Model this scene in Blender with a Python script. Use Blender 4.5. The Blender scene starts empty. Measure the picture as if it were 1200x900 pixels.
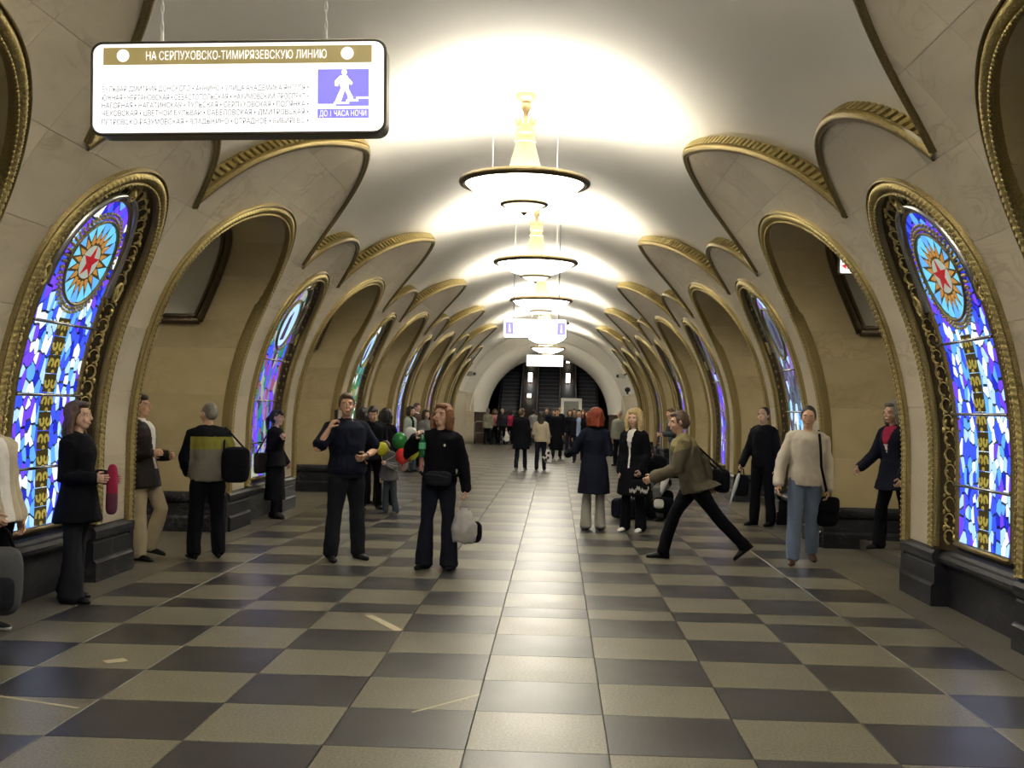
import bpy, bmesh, math, random
import numpy as np
from mathutils import Vector, Matrix

random.seed(7)
SC = bpy.context.scene
COL = SC.collection
PI = math.pi

# ------------------------------------------------------------------ camera
# hall frame: x across (0 = hall axis), y along the hall, z up; the camera stands at y = 0
F_PX, YAW, PIT, ROL = 1307.0, .0402, .0211, .0212
CAM = Vector((.405, 0.0, 1.65))
def ray(px, py):
    u2, v2 = px - 600, py - 450
    c, s = math.cos(ROL), math.sin(ROL)
    u, v = c*u2 + s*v2, -s*u2 + c*v2
    x, y, z = u/F_PX, 1.0, -v/F_PX
    c, s = math.cos(PIT), math.sin(PIT)
    y, z = c*y - s*z, s*y + c*z
    c, s = math.cos(YAW), math.sin(YAW)
    return Vector((c*x - s*y, s*x + c*y, z))
def on_floor(px, py, z=0.0):
    d = ray(px, py); return CAM + d*((z - CAM.z)/d.z)
def at_y(px, py, y):
    d = ray(px, py); return CAM + d*((y - CAM.y)/d.y)
cd = bpy.data.cameras.new('camera')
cam = bpy.data.objects.new('camera', cd); COL.objects.link(cam)
cd.sensor_width = 36.0; cd.lens = F_PX/1200*36.0; cd.clip_start = .05; cd.clip_end = 300
fw = ray(600, 450).normalized(); rt = (ray(700, 450) - ray(600, 450)).normalized(); up = rt.cross(fw).normalized()
cam.matrix_world = Matrix(((rt.x, up.x, -fw.x, CAM.x), (rt.y, up.y, -fw.y, CAM.y), (rt.z, up.z, -fw.z, CAM.z), (0, 0, 0, 1)))
SC.camera = cam

# ------------------------------------------------------------------ world, exposure
w = bpy.data.worlds.new('world'); SC.world = w; w.use_nodes = True
w.node_tree.nodes['Background'].inputs[0].default_value = (.02, .018, .015, 1)
w.node_tree.nodes['Background'].inputs[1].default_value = .3
vs = SC.view_settings
vs.view_transform = 'Standard'; vs.look = 'None'; vs.gamma = 1.0; vs.use_curve_mapping = False
vs.exposure = 0.35
BOWL, LAMP = 15.0, 62.0   # radiance of the chandeliers' opal bowls and of the lamps inside them, which shine up
WARM = (1.0, .90, .70)

# ------------------------------------------------------------------ materials
MATS = {}
def newmat(name):
    m = bpy.data.materials.new(name); m.use_nodes = True; MATS[name] = m
    nt = m.node_tree; b = nt.nodes['Principled BSDF']
    return m, nt, b
def setc(b, col, rough=.6, metal=0.0, spec=.5):
    b.inputs['Base Color'].default_value = (*col, 1); b.inputs['Roughness'].default_value = rough
    b.inputs['Metallic'].default_value = metal; b.inputs['Specular IOR Level'].default_value = spec
def plain(name, col, rough=.6, metal=0.0, spec=.5, noise=0.0, scale=20.0, bump=0.0, bscale=60.0):
    m, nt, b = newmat(name); setc(b, col, rough, metal, spec)
    if noise:
        tc = nt.nodes.new('ShaderNodeTexCoord'); n = nt.nodes.new('ShaderNodeTexNoise'); n.inputs['Scale'].default_value = scale; n.inputs['Detail'].default_value = 4
        nt.links.new(tc.outputs['Object'], n.inputs['Vector'])
        mx = nt.nodes.new('ShaderNodeMix'); mx.data_type = 'RGBA'
        mx.inputs[6].default_value = (*[max(0, c*(1-noise)) for c in col], 1); mx.inputs[7].default_value = (*[min(1, c*(1+noise)) for c in col], 1)
        nt.links.new(n.outputs['Fac'], mx.inputs[0]); nt.links.new(mx.outputs[2], b.inputs['Base Color'])
    if bump:
        tc = nt.nodes.new('ShaderNodeTexCoord'); n = nt.nodes.new('ShaderNodeTexNoise'); n.inputs['Scale'].default_value = bscale
        nt.links.new(tc.outputs['Object'], n.inputs['Vector'])
        bp = nt.nodes.new('ShaderNodeBump'); bp.inputs['Strength'].default_value = bump; bp.inputs['Distance'].default_value = .01
        nt.links.new(n.outputs['Fac'], bp.inputs['Height']); nt.links.new(bp.outputs['Normal'], b.inputs['Normal'])
    return m
def emit(name, col, strength, base=None, rough=.3):
    m, nt, b = newmat(name); setc(b, base or col, rough)
    b.inputs['Emission Color'].default_value = (*col, 1); b.inputs['Emission Strength'].default_value = strength
    return m
def ramp(nt, stops):
    r = nt.nodes.new('ShaderNodeValToRGB')
    while len(r.color_ramp.elements) < len(stops): r.color_ramp.elements.new(.5)
    for e, (p, c) in zip(r.color_ramp.elements, stops): e.position = p; e.color = (*c, 1)
    return r
def marble(name, c1, c2, vein, rough=.28, scale=1.4, vein_amt=.5, rnd=.16):
    """stone with cloudy tone, slanting veins and a tone of its own for each slab"""
    m, nt, b = newmat(name); setc(b, c1, rough, 0, .10 if 'plinth' in name else .5)
    tc = nt.nodes.new('ShaderNodeTexCoord'); oi = nt.nodes.new('ShaderNodeObjectInfo')
    ad = nt.nodes.new('ShaderNodeVectorMath'); ad.operation = 'MULTIPLY_ADD'
    cb = nt.nodes.new('ShaderNodeCombineXYZ')
    for i in range(3): nt.links.new(oi.outputs['Random'], cb.inputs[i])
    nt.links.new(cb.outputs[0], ad.inputs[0]); ad.inputs[1].default_value = (37, 11, 23)
    nt.links.new(tc.outputs['Object'], ad.inputs[2])
    mp = nt.nodes.new('ShaderNodeMapping'); mp.inputs['Rotation'].default_value = (.6, .25, .4); mp.inputs['Scale'].default_value = (1, .45, 1.6)
    nt.links.new(ad.outputs[0], mp.inputs['Vector'])
    n1 = nt.nodes.new('ShaderNodeTexNoise'); n1.inputs['Scale'].default_value = scale; n1.inputs['Detail'].default_value = 8; n1.inputs['Distortion'].default_value = .8
    n2 = nt.nodes.new('ShaderNodeTexNoise'); n2.inputs['Scale'].default_value = scale*1.7; n2.inputs['Detail'].default_value = 10; n2.inputs['Distortion'].default_value = 2.2
    nt.links.new(mp.outputs[0], n1.inputs['Vector']); nt.links.new(mp.outputs[0], n2.inputs['Vector'])
    r1 = ramp(nt, [(.32, c1), (.68, c2)]); nt.links.new(n1.outputs['Fac'], r1.inputs[0])
    r2 = ramp(nt, [(.44, (0, 0, 0)), (.5, (1, 1, 1)), (.55, (0, 0, 0))]); nt.links.new(n2.outputs['Fac'], r2.inputs[0])
    n3 = nt.nodes.new('ShaderNodeTexNoise'); n3.inputs['Scale'].default_value = scale*.8
    nt.links.new(ad.outputs[0], n3.inputs['Vector'])
    mu = nt.nodes.new('ShaderNodeMath'); mu.operation = 'MULTIPLY'
    r3 = ramp(nt, [(.48, (0, 0, 0)), (.68, (vein_amt,)*3)]); nt.links.new(n3.outputs['Fac'], r3.inputs[0])
    nt.links.new(r2.outputs[0], mu.inputs[0]); nt.links.new(r3.outputs[0], mu.inputs[1])
    mx = nt.nodes.new('ShaderNodeMix'); mx.data_type = 'RGBA'; mx.inputs[7].default_value = (*vein, 1)
    nt.links.new(mu.outputs[0], mx.inputs[0]); nt.links.new(r1.outputs[0], mx.inputs[6])
    hs = nt.nodes.new('ShaderNodeHueSaturation'); nt.links.new(mx.outputs[2], hs.inputs['Color'])
    ma = nt.nodes.new('ShaderNodeMath'); ma.operation = 'MULTIPLY_ADD'; nt.links.new(oi.outputs['Random'], ma.inputs[0]); ma.inputs[1].default_value = rnd; ma.inputs[2].default_value = 1-rnd/2
    nt.links.new(ma.outputs[0], hs.inputs['Value']); nt.links.new(hs.outputs[0], b.inputs['Base Color'])
    return m
def granite(name, col, rough=.3, amt=.35, rnd=.15):
    m, nt, b = newmat(name); setc(b, col, rough, 0, .32)
    tc = nt.nodes.new('ShaderNodeTexCoord'); oi = nt.nodes.new('ShaderNodeObjectInfo')
    n = nt.nodes.new('ShaderNodeTexNoise'); n.inputs['Scale'].default_value = 70; n.inputs['Detail'].default_value = 3
    nt.links.new(tc.outputs['Object'], n.inputs['Vector'])
    r = ramp(nt, [(.35, tuple(c*(1-amt) for c in col)), (.65, tuple(min(1, c*(1+amt)) for c in col))]); nt.links.new(n.outputs['Fac'], r.inputs[0])
    hs = nt.nodes.new('ShaderNodeHueSaturation'); nt.links.new(r.outputs[0], hs.inputs['Color'])
    ma = nt.nodes.new('ShaderNodeMath'); ma.operation = 'MULTIPLY_ADD'; nt.links.new(oi.outputs['Random'], ma.inputs[0]); ma.inputs[1].default_value = rnd; ma.inputs[2].default_value = 1-rnd/2
    nt.links.new(ma.outputs[0], hs.inputs['Value']); nt.links.new(hs.outputs[0], b.inputs['Base Color'])
    n2 = nt.nodes.new('ShaderNodeTexNoise'); n2.inputs['Scale'].default_value = 1.5; n2.inputs['Detail'].default_value = 5
    nt.links.new(tc.outputs['Object'], n2.inputs['Vector'])
    mr = nt.nodes.new('ShaderNodeMapRange'); mr.inputs[3].default_value = rough*.75; mr.inputs[4].default_value = rough*1.35
    nt.links.new(n2.outputs['Fac'], mr.inputs[0]); nt.links.new(mr.outputs[0], b.inputs['Roughness'])
    return m
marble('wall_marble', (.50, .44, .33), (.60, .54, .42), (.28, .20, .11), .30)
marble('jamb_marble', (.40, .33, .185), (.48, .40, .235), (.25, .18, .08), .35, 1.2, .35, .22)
marble('plinth_marble', (.012, .012, .015), (.030, .030, .034), (.12, .12, .12), .38, 2.0, .5, .3)
plain('mortar', (.40, .35, .26), .9)
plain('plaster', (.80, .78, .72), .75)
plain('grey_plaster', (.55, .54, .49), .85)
granite('tile_light', (.142, .131, .094), .30)
granite('tile_dark', (.032, .031, .032), .30)
granite('border_stone', (.105, .096, .075), .35)
plain('grout', (.09, .08, .06), .8)
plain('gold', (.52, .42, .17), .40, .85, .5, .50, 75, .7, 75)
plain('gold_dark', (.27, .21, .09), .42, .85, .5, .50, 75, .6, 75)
plain('bronze', (.085, .062, .034), .38, .75, .5, .4, 30, .4, 60)
plain('iron', (.05, .05, .05), .4, .6)
plain('steel', (.55, .55, .54), .25, .95)
plain('dark_metal', (.02, .02, .022), .45, .3)
plain('lead', (.012, .012, .016), .5, .4)

# ------------------------------------------------------------------ object helpers
def mesh_obj(name, verts, faces, mat, parent=None, smooth=False, mi=None):
    me = bpy.data.meshes.new(name)
    me.from_pydata([tuple(v) for v in verts], [], faces)
    for m in (mat if isinstance(mat, (list, tuple)) else [mat]): me.materials.append(MATS[m])
    if mi is not None: me.polygons.foreach_set('material_index', mi)
    if smooth: me.polygons.foreach_set('use_smooth', [True]*len(me.polygons))
    me.update()
    o = bpy.data.objects.new(name, me); COL.objects.link(o)
    if parent: o.parent = parent
    return o
def empty(name, loc=(0, 0, 0), rz=0.0):
    o = bpy.data.objects.new(name, None); COL.objects.link(o); o.location = loc; o.rotation_euler = (0, 0, rz); o.empty_display_size = .1
    return o
def tag(o, label=None, cat=None, group=None, kind=None):
    if label: o['label'] = label
    if cat: o['category'] = cat
    if group: o['group'] = group
    if kind: o['kind'] = kind
    return o
def struct(o, label=None):
    o['kind'] = 'structure'
    if label: o['label'] = label
    return o
class MB:
    """collects shapes and builds them as ONE mesh object"""
    def __init__(s): s.v = []; s.f = []; s.m = []
    def add(s, verts, faces, mi=0):
        n = len(s.v); s.v.extend([tuple(v) for v in verts]); s.f.extend([tuple(i+n for i in f) for f in faces]); s.m.extend([mi]*len(faces)); return s
    def box(s, x0, x1, y0, y1, z0, z1, mi=0):
        v = [(x, y, z) for x in (x0, x1) for y in (y0, y1) for z in (z0, z1)]
        return s.add(v, [(0, 1, 3, 2), (4, 6, 7, 5), (0, 4, 5, 1), (2, 3, 7, 6), (0, 2, 6, 4), (1, 5, 7, 3)], mi)
    def lathe(s, prof, n=32, c=(0, 0, 0), mi=0):
        v = []; f = []
        for r, z in prof:
            for k in range(n):
                a = 2*PI*k/n; v.append((c[0]+r*math.cos(a), c[1]+r*math.sin(a), c[2]+z))
        for i in range(len(prof)-1):
            for k in range(n):
                k2 = (k+1) % n; f.append((i*n+k, i*n+k2, (i+1)*n+k2, (i+1)*n+k))
        return s.add(v, f, mi)
    def tube(s, pts, rad, n=8, mi=0, cap=True):
        P = [Vector(p) for p in pts]; R = rad if isinstance(rad, (list, tuple)) else [rad]*len(P)
        v = []; f = []; prev = None
        for i, p in enumerate(P):
            t = (P[min(i+1, len(P)-1)] - P[max(i-1, 0)]).normalized()
            if prev is None:
                a = Vector((0, 0, 1)) if abs(t.z) < .9 else Vector((1, 0, 0)); u = t.cross(a).normalized()
            else:
                u = (prev - t*prev.dot(t)); u = u.normalized() if u.length > 1e-6 else t.orthogonal().normalized()
            prev = u; q = t.cross(u)
            for k in range(n):
                a = 2*PI*k/n; v.append(p + (u*math.cos(a) + q*math.sin(a))*R[i])
        for i in range(len(P)-1):
            for k in range(n):
                k2 = (k+1) % n; f.append((i*n+k, i*n+k2, (i+1)*n+k2, (i+1)*n+k))
        if cap:
            f.append(tuple(range(n-1, -1, -1))); f.append(tuple(range((len(P)-1)*n, len(P)*n)))
        return s.add(v, f, mi)
    def ball(s, c, r, n=10, m=6, mi=0):
        rx, ry, rz = r if isinstance(r, (list, tuple)) else (r, r, r)
        v = []; f = []
        for i in range(m+1):
            th = PI*i/m
            for k in range(n):
                a = 2*PI*k/n; v.append((c[0]+rx*math.sin(th)*math.cos(a), c[1]+ry*math.sin(th)*math.sin(a), c[2]+rz*math.cos(th)))
        for i in range(m):
            for k in range(n):
                k2 = (k+1) % n; f.append((i*n+k, (i+1)*n+k, (i+1)*n+k2, i*n+k2))
        return s.add(v, f, mi)
    def build(s, name, mat, parent=None, smooth=False):
        return mesh_obj(name, s.v, s.f, mat, parent, smooth, s.m if isinstance(mat, (list, tuple)) else None)

# ------------------------------------------------------------------ the vault's geometry
R, ZC, RV = 3.75, 1.20, 3.95          # marble shell, its centre height, white vault
PER = 6.8
A_ = [12.38 + PER*k for k in range(-2, 5)]        # passage arches
W_ = [9.02 + PER*k for k in range(-2, 6)]         # stained glass windows
Y_BACK, Y_WALL, Y_END = -5.9, 44.55, 50.0
def M(side, Y, t, off=0.0):
    """unrolled wall (distance along the hall, height along the curved wall, off into the hall) -> hall"""
    if t <= ZC: return (side*(R-off), Y, t)
    ph = (t-ZC)/R
    return (side*(R-off)*math.cos(ph), Y, ZC+(R-off)*math.sin(ph))
LA = ([0, .3, .58, .92, 1.24, 1.55, 1.8, 2.0, 2.2], [5.25, 5.185, 5.10, 4.96, 4.79, 4.57, 4.33, 4.06, 3.66])
LW = ([0, .3, .5, .7, .85, 1.05, 1.2], [4.34, 4.31, 4.25, 4.15, 4.05, 3.84, 3.62])
def lobe_top(Y):
    u = (Y - 12.38 + PER/2) % PER - PER/2
    if abs(u) <= 2.2: return float(np.interp(abs(u), *LA))
    return float(np.interp(PER/2-abs(u), *LW))
AW, AS, AH = 1.68, 2.75, 1.33          # passage: half width, springing, rise
WW, WS, WH = 1.00, 2.62, 1.08          # window
def arch_lo(Y, hw, s, h, c):
    d = abs(Y-c)/hw
    return s + h*math.sqrt(max(0, 1-d*d))
def outline(c, hw, s, h, base, n=40, nb=14):
    """open polyline (Y,t): up one side, round the head and down the other"""
    p = [(c-hw, base + (s-base)*i/nb) for i in range(nb)]
    p += [(c - hw*math.cos(PI*i/n), s + h*math.sin(PI*i/n)) for i in range(n+1)]
    p += [(c+hw, s - (s-base)*i/nb) for i in range(1, nb+1)]
    return p
def resample(p, step):
    P = np.array(p); d = np.r_[0, np.cumsum(np.hypot(*np.diff(P, axis=0).T))]
    n = max(2, int(round(d[-1]/step))+1); s = np.linspace(0, d[-1], n)
    return np.c_[np.interp(s, d, P[:, 0]), np.interp(s, d, P[:, 1])], s
def sweep(mb, side, path, prof, mod=None, mi=0, step=None, closed=False):
    """profile (a across the path, outward of the arch positive; b off the wall) run along an unrolled path"""
    P, s = resample(path, step) if step else (np.array(path), np.r_[0, np.cumsum(np.hypot(*np.diff(np.array(path), axis=0).T))])
    T = np.gradient(P, axis=0); L = np.hypot(T[:, 0], T[:, 1])[:, None]; T = T/L
    N = np.c_[-T[:, 1], T[:, 0]]
    v = []; f = []; n = len(prof)
    for i in range(len(P)):
        for j, (a, b) in enumerate(prof):
            if mod: a, b = mod(s[i], j, a, b)
            v.append(M(side, P[i, 0]+N[i, 0]*a, P[i, 1]+N[i, 1]*a, b))
    for i in range(len(P)-1):
        for j in range(n-1):
            q = (i*n+j, i*n+j+1, (i+1)*n+j+1, (i+1)*n+j); f.append(q if side < 0 else q[::-1])
    mb.add(v, f, mi)
    return P, N, s

# ------------------------------------------------------------------ floor
TW = .6894
xs = [-3.38] + [TW*k for k in range(-4, 5)] + [3.38]
ys = []; y = 8.836
while y > Y_BACK: ys.append(y); y -= TW
ys = sorted(ys); y = 8.836; k = 0
while y < Y_END + 4:
    d = .415 if k % 10 == 0 else .709
    y += d; ys.append(y); k += 1
i0 = min(range(len(ys)), key=lambda i: abs(ys[i]-6.078))
fl = MB(); fl.box(-10.4, 10.4, Y_BACK, Y_END+10, -.3, -.012)
floor = struct(fl.build('floor', 'grout'), 'chequered floor of light and dark granite tiles')
tmesh = {}
def tile_mesh(wd, dp, m):
    key = (round(wd, 3), round(dp, 3), m)
    if key not in tmesh:
        g = .0025; b = MB(); x, y2 = wd/2-g, dp/2-g; e = .002
        v = [(-x, -y2, -.015), (x, -y2, -.015), (x, y2, -.015), (-x, y2, -.015), (-x, -y2, -e), (x, -y2, -e), (x, y2, -e), (-x, y2, -e), (-x+e, -y2+e, 0), (x-e, -y2+e, 0), (x-e, y2-e, 0), (-x+e, y2-e, 0)]
        f = [(0, 1, 5, 4), (1, 2, 6, 5), (2, 3, 7, 6), (3, 0, 4, 7), (4, 5, 9, 8), (5, 6, 10, 9), (6, 7, 11, 10), (7, 4, 8, 11), (8, 9, 10, 11)]
        me = bpy.data.meshes.new('tile'); me.from_pydata(v, [], f); me.materials.append(MATS[m]); tmesh[key] = me
    return tmesh[key]
rest = MB(); ntile = 0
for r in range(len(ys)-1):
    for c in range(10):
        x0, x1, y0, y1 = xs[c], xs[c+1], ys[r], ys[r+1]
        dark = (r - i0 + c + 1) % 2 == 0
        m = 'tile_dark' if dark else 'tile_light'
        if y0 > 4.3 and ntile < 300:
            o = bpy.data.objects.new('tile', tile_mesh(x1-x0, y1-y0, m)); COL.objects.link(o); o.location = ((x0+x1)/2, (y0+y1)/2, 0); o.parent = floor; ntile += 1
        else:
            g = .0025; rest.add([(x0+g, y0+g, 0), (x1-g, y0+g, 0), (x1-g, y1-g, 0), (x0+g, y1-g, 0), (x0+g, y0+g, -.012), (x1-g, y0+g, -.012), (x1-g, y1-g, -.012), (x0+g, y1-g, -.012)],
                                [(0, 1, 2, 3), (4, 5, 1, 0), (5, 6, 2, 1), (6, 7, 3, 2), (7, 4, 0, 3)], 1 if dark else 0)
tag(rest.build('tile_field', ['tile_light', 'tile_dark'], floor), kind='stuff')
b = MB()
for s in (-1, 1):
    x0, x1 = sorted((s*3.384, s*10.2)); b.box(x0, x1, Y_BACK, ys[-1], -.012, -.0005)
b.build('border_strip', 'border_stone', floor)

plain('tape', (.42, .37, .24), .6)
for n_t, (q0, q1, wd) in enumerate((((432, 721), (468, 739), .035), ((483, 835), (562, 814), .010), ((0, 816), (92, 830), .012), ((123, 776), (148, 773), .05))):
    a, b = on_floor(*q0), on_floor(*q1); d = (b-a).normalized(); n = Vector((-d.y, d.x, 0))*wd
    mesh_obj('tape_strip', [a-n+Vector((0, 0, .0015)), b-n+Vector((0, 0, .0015)), b+n+Vector((0, 0, .0015)), a+n+Vector((0, 0, .0015))], [(0, 1, 2, 3)], 'tape', floor)

# ------------------------------------------------------------------ white vault
v = []; f = []; cols = np.arange(Y_BACK, Y_WALL+.001, .085); nph = 36; rows = 0
for Y in list(cols) + [Y_WALL, Y_END]:
    plo = (lobe_top(Y)-ZC)/R - .10 if Y < 44.2 else 0.0
    if Y >= 44.2: plo = 0.0
    for i in range(nph+1):
        ph = plo + (PI - 2*plo)*i/nph
        v.append((RV*math.cos(ph), Y, ZC + RV*math.sin(ph)))
    rows += 1
n = nph+1
for r in range(rows-1):
    for i in range(nph): f.append((r*n+i, (r+1)*n+i, (r+1)*n+i+1, r*n+i+1))
ceiling = struct(mesh_obj('ceiling', v, f, 'plaster', None, True), 'white plastered barrel vault')
# ------------------------------------------------------------------ marble walls
TJ = [.50, 1.115, 1.73, 2.345, 2.96, 3.60, 4.20, 4.75, 5.3]
GAP = .0018
def slab(mb, side, y0, y1, t0, t1, lo, hi):
    """one marble slab, cut by the arch below and the lobe above"""
    a = lambda Y: max(t0+GAP, lo(Y)); b = lambda Y: min(t1-GAP, hi(Y)); ok = lambda Y: b(Y)-a(Y) > .012
    S = np.linspace(y0+GAP, y1-GAP, 41); g = [ok(Y) for Y in S]; i = 0; made = False
    while i < 41:
        if not g[i]: i += 1; continue
        j = i
        while j+1 < 41 and g[j+1]: j += 1
        e0, e1 = S[i], S[j]
        if i > 0:
            p, q = S[i-1], S[i]
            for _ in range(12):
                mid = (p+q)/2
                if ok(mid): q = mid
                else: p = mid
            e0 = q
        if j < 40:
            p, q = S[j], S[j+1]
            for _ in range(12):
                mid = (p+q)/2
                if ok(mid): p = mid
                else: q = mid
            e1 = p
        if e1-e0 > .02:
            nY = max(2, int((e1-e0)/.09)+1); tt = [b(Y)-a(Y) for Y in (e0, (e0+e1)/2, e1)]
            nT = max(2, int(max(tt)/.16)+1)
            v = []; f = []
            for Y in np.linspace(e0, e1, nY+1):
                A, B = a(Y), b(Y)
                for k in range(nT+1): v.append(M(side, Y, A+(B-A)*k/nT, 0))
            n = nT+1
            for p in range(nY):
                for k in range(nT):
                    q = (p*n+k, (p+1)*n+k, (p+1)*n+k+1, p*n+k+1); f.append(q[::-1] if side > 0 else q)
            ring = [p*n for p in range(nY+1)] + [nY*n+k for k in range(1, n)] + [p*n+nT for p in range(nY-1, -1, -1)] + [k for k in range(nT-1, 0, -1)]
            base = len(v)
            for r in ring:
                x, Y, z = v[r]
                d = .03
                if z > ZC:
                    ph = math.atan2(z-ZC, abs(x)); v.append((x+side*d*math.cos(ph), Y, z+d*math.sin(ph)))
                else: v.append((x+side*d, Y, z))
            L = len(ring)
            for r in range(L):
                q = (ring[r], ring[(r+1) % L], base+(r+1) % L, base+r); f.append(q if side > 0 else q[::-1])
            mb.add(v, f); made = True
        i = j+1
    return made
walls = {}
for side, nm in ((-1, 'wall_left'), (1, 'wall_right')):
    # mortar bed behind the slabs, with the openings left out
    bed = MB()
    def strip(y0, y1, lo, hi, n=16):
        Y = [y0+(y1-y0)*.5*(1-math.cos(PI*i/n)) for i in range(n+1)]
        v = []; f = []
        for yy in Y:
            A, B = lo(yy), hi(yy)
            for k in range(11): v.append(M(side, yy, A+(B-A)*k/10, -.022))
        for p in range(n):
            for k in range(10):
                q = (p*11+k, (p+1)*11+k, (p+1)*11+k+1, p*11+k+1); f.append(q[::-1] if side > 0 else q)
        bed.add(v, f)
    base = lambda Y: 0.0
    jobs = []                       # (y0,y1,lo)
    for c in A_:
        lo = lambda Y, c=c: arch_lo(Y, AW, AS, AH, c)
        strip(c-AW, c+AW, lo, lobe_top, 24)
        for p, q in ((-AW, -.86), (-.86, 0), (0, .86), (.86, AW)): jobs.append((c+p, c+q, lo, c))
    for c in W_:
        lo = lambda Y, c=c: arch_lo(Y, WW, WS, WH, c)
        strip(c-WW, c+WW, lo, lobe_top, 20)
        for p, q in ((-WW, 0), (0, WW)): jobs.append((c+p, c+q, lo, c))
    edges = sorted([(c, AW) for c in A_] + [(c, WW) for c in W_])
    for (c1, h1), (c2, h2) in zip(edges[:-1], edges[1:]):
        strip(c1+h1, c2-h2, base, lobe_top, 6); jobs.append((c1+h1, c2-h2, lambda Y: .5, (c1+c2)/2))
    strip(W_[-1]+WW, Y_WALL, base, lambda Y: min(lobe_top(Y), 3.62), 6)
    jobs.append((W_[-1]+WW, Y_WALL, lambda Y: .5, Y_WALL))
    strip(Y_BACK, W_[0]-WW, base, lambda Y: min(lobe_top(Y), 3.62), 6)
    jobs.append((Y_BACK, W_[0]-WW, lambda Y: .5, Y_BACK))
    wall = struct(bed.build(nm, 'mortar'), 'marble-faced curved hall wall with arched passages'); walls[side] = wall
    far = MB()
    for y0, y1, lo, c in jobs:
        hi = (lambda Y: min(lobe_top(Y), 3.62)) if (c > 44 or c < -5) else lobe_top
        for t0, t1 in zip(TJ[:-1], TJ[1:]):
            near = 2.5 < c < 24
            mb = MB() if near else far
            ok = slab(mb, side, y0, y1, t0, t1, lo, hi)
            if near and ok: mb.build('marble_slab', 'wall_marble', wall)
    tag(far.build('marble_slabs', 'wall_marble', wall), kind='stuff')

    # passages: marble jambs and soffit, plaster vault behind a bronze moulding, platform side
    XE = 6.6; RW, RS, RH = 1.60, AS, 1.26
    farj = MB()
    for c in A_:
        near = 2.5 < c < 24
        prof = outline(c, RW, RS, RH, .0, 48, 20)
        P, s = resample(prof, .05)
        zz = [M(1, p[0], p[1])[2] for p in P]; xx = [M(1, p[0], p[1])[0] for p in P]
        # course boundaries along the profile
        tot = s[-1]; cuts = [.0]; n_c = 18
        js = [i for i in range(1, n_c)]
        zj = [.5, 1.115, 1.73, 2.345]
        cl = [0.0] + zj; cr = [tot-z for z in zj][::-1] + [tot]
        mid = np.linspace(2.72, tot-2.72, 8).tolist()
        cuts = cl + mid + cr
        def patch(mb, s0, s1, d0, d1, out=0.0, g=.0025):
            ss = np.linspace(s0+g, s1-g, max(2, int((s1-s0)/.12)+2)); v = []; f = []
            for q in ss:
                Yq, tq = np.interp(q, s, P[:, 0]), np.interp(q, s, P[:, 1]); x, _, z = M(1, Yq, tq)
                dy, dz = 0, 0
                if out:
                    vy, vz = Yq-c, z-1.6; 
                    if z < 2.6: dy = out*(1 if vy > 0 else -1)
                    else: l = math.hypot(vy, vz); dy, dz = out*vy/l, out*vz/l
                for e, d in enumerate((d0+g, d1-g)): v.append((side*min(XE, x+d if d < 3 else XE), Yq+dy, z+dz))
                pass
            for i in range(len(ss)-1):
                q = (2*i, 2*i+1, 2*i+3, 2*i+2); f.append(q[::-1] if side > 0 else q)
            mb.add(v, f)
        back = MB(); patch(back, 0, tot, -.03 if False else 0.0, 9, .012, 0.0); back.build('passage_bed', 'mortar', wall)
        zof = lambda q: M(1, 0, np.interp(q, s, P[:, 1]))[2]
        for i in range(len(cuts)-1):
            s0, s1 = cuts[i], cuts[i+1]
            hi = (s0+s1)/2 > 2.7 and (s0+s1)/2 < tot-2.7
            deep = [(0, .68)] if hi else [(0, 1.15), (1.15, 9)]
            for d0, d1 in deep:
                mb = MB() if near else farj
                patch(mb, s0, s1, d0, d1)
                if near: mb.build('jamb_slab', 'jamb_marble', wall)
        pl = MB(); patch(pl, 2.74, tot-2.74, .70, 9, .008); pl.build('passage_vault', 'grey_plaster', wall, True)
        # bronze moulding round the plaster
        fr = MB()
        pth = []
        for q in np.linspace(2.72, tot-2.72, 60):
            Yq, tq = np.interp(q, s, P[:, 0]), np.interp(q, s, P[:, 1]); x, _, z = M(1, Yq, tq)
            vy, vz = Yq-c, z-1.8; l = math.hypot(vy, vz); pth.append((side*(x+.70), Yq-.02*vy/l, z-.02*vz/l))
        fr.tube(pth, .048, 8); fr.tube([(p[0]+side*.07, p[1], p[2]) for p in pth], .03, 6)
        for e in (pth[0], pth[-1]): fr.tube([e, (side*XE, e[1], e[2])], .048, 8); fr.tube([(e[0], e[1], e[2]+.06), (side*XE, e[1], e[2]+.06)], .028, 6)
        fr.build('passage_moulding', 'bronze', wall, True)
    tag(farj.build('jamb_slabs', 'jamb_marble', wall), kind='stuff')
    # platform side: partition with openings left by the passages, far wall, ceiling
    pf = MB()
    x = side*XE
    edges2 = [Y_BACK] + sum([[c-RW, c+RW] for c in A_], []) + [Y_WALL+2]
    for a, b2 in zip(edges2[0::2], edges2[1::2]): pf.add([(x, a, 0), (x, b2, 0), (x, b2, 4.6), (x, a, 4.6)], [(0, 1, 2, 3)])
    for c in A_: pf.add([(x, c-RW, 4.05), (x, c+RW, 4.05), (x, c+RW, 4.6), (x, c-RW, 4.6)], [(0, 1, 2, 3)])
    X2 = side*10.2
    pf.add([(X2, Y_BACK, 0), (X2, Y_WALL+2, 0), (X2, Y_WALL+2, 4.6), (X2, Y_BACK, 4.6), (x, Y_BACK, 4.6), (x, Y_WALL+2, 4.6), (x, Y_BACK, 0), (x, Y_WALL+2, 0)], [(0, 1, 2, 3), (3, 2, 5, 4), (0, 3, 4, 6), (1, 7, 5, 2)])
    struct(pf.build('wall_platform_left' if side < 0 else 'wall_platform_right', 'grey_plaster'), 'plastered platform tunnel beyond the passages')

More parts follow.
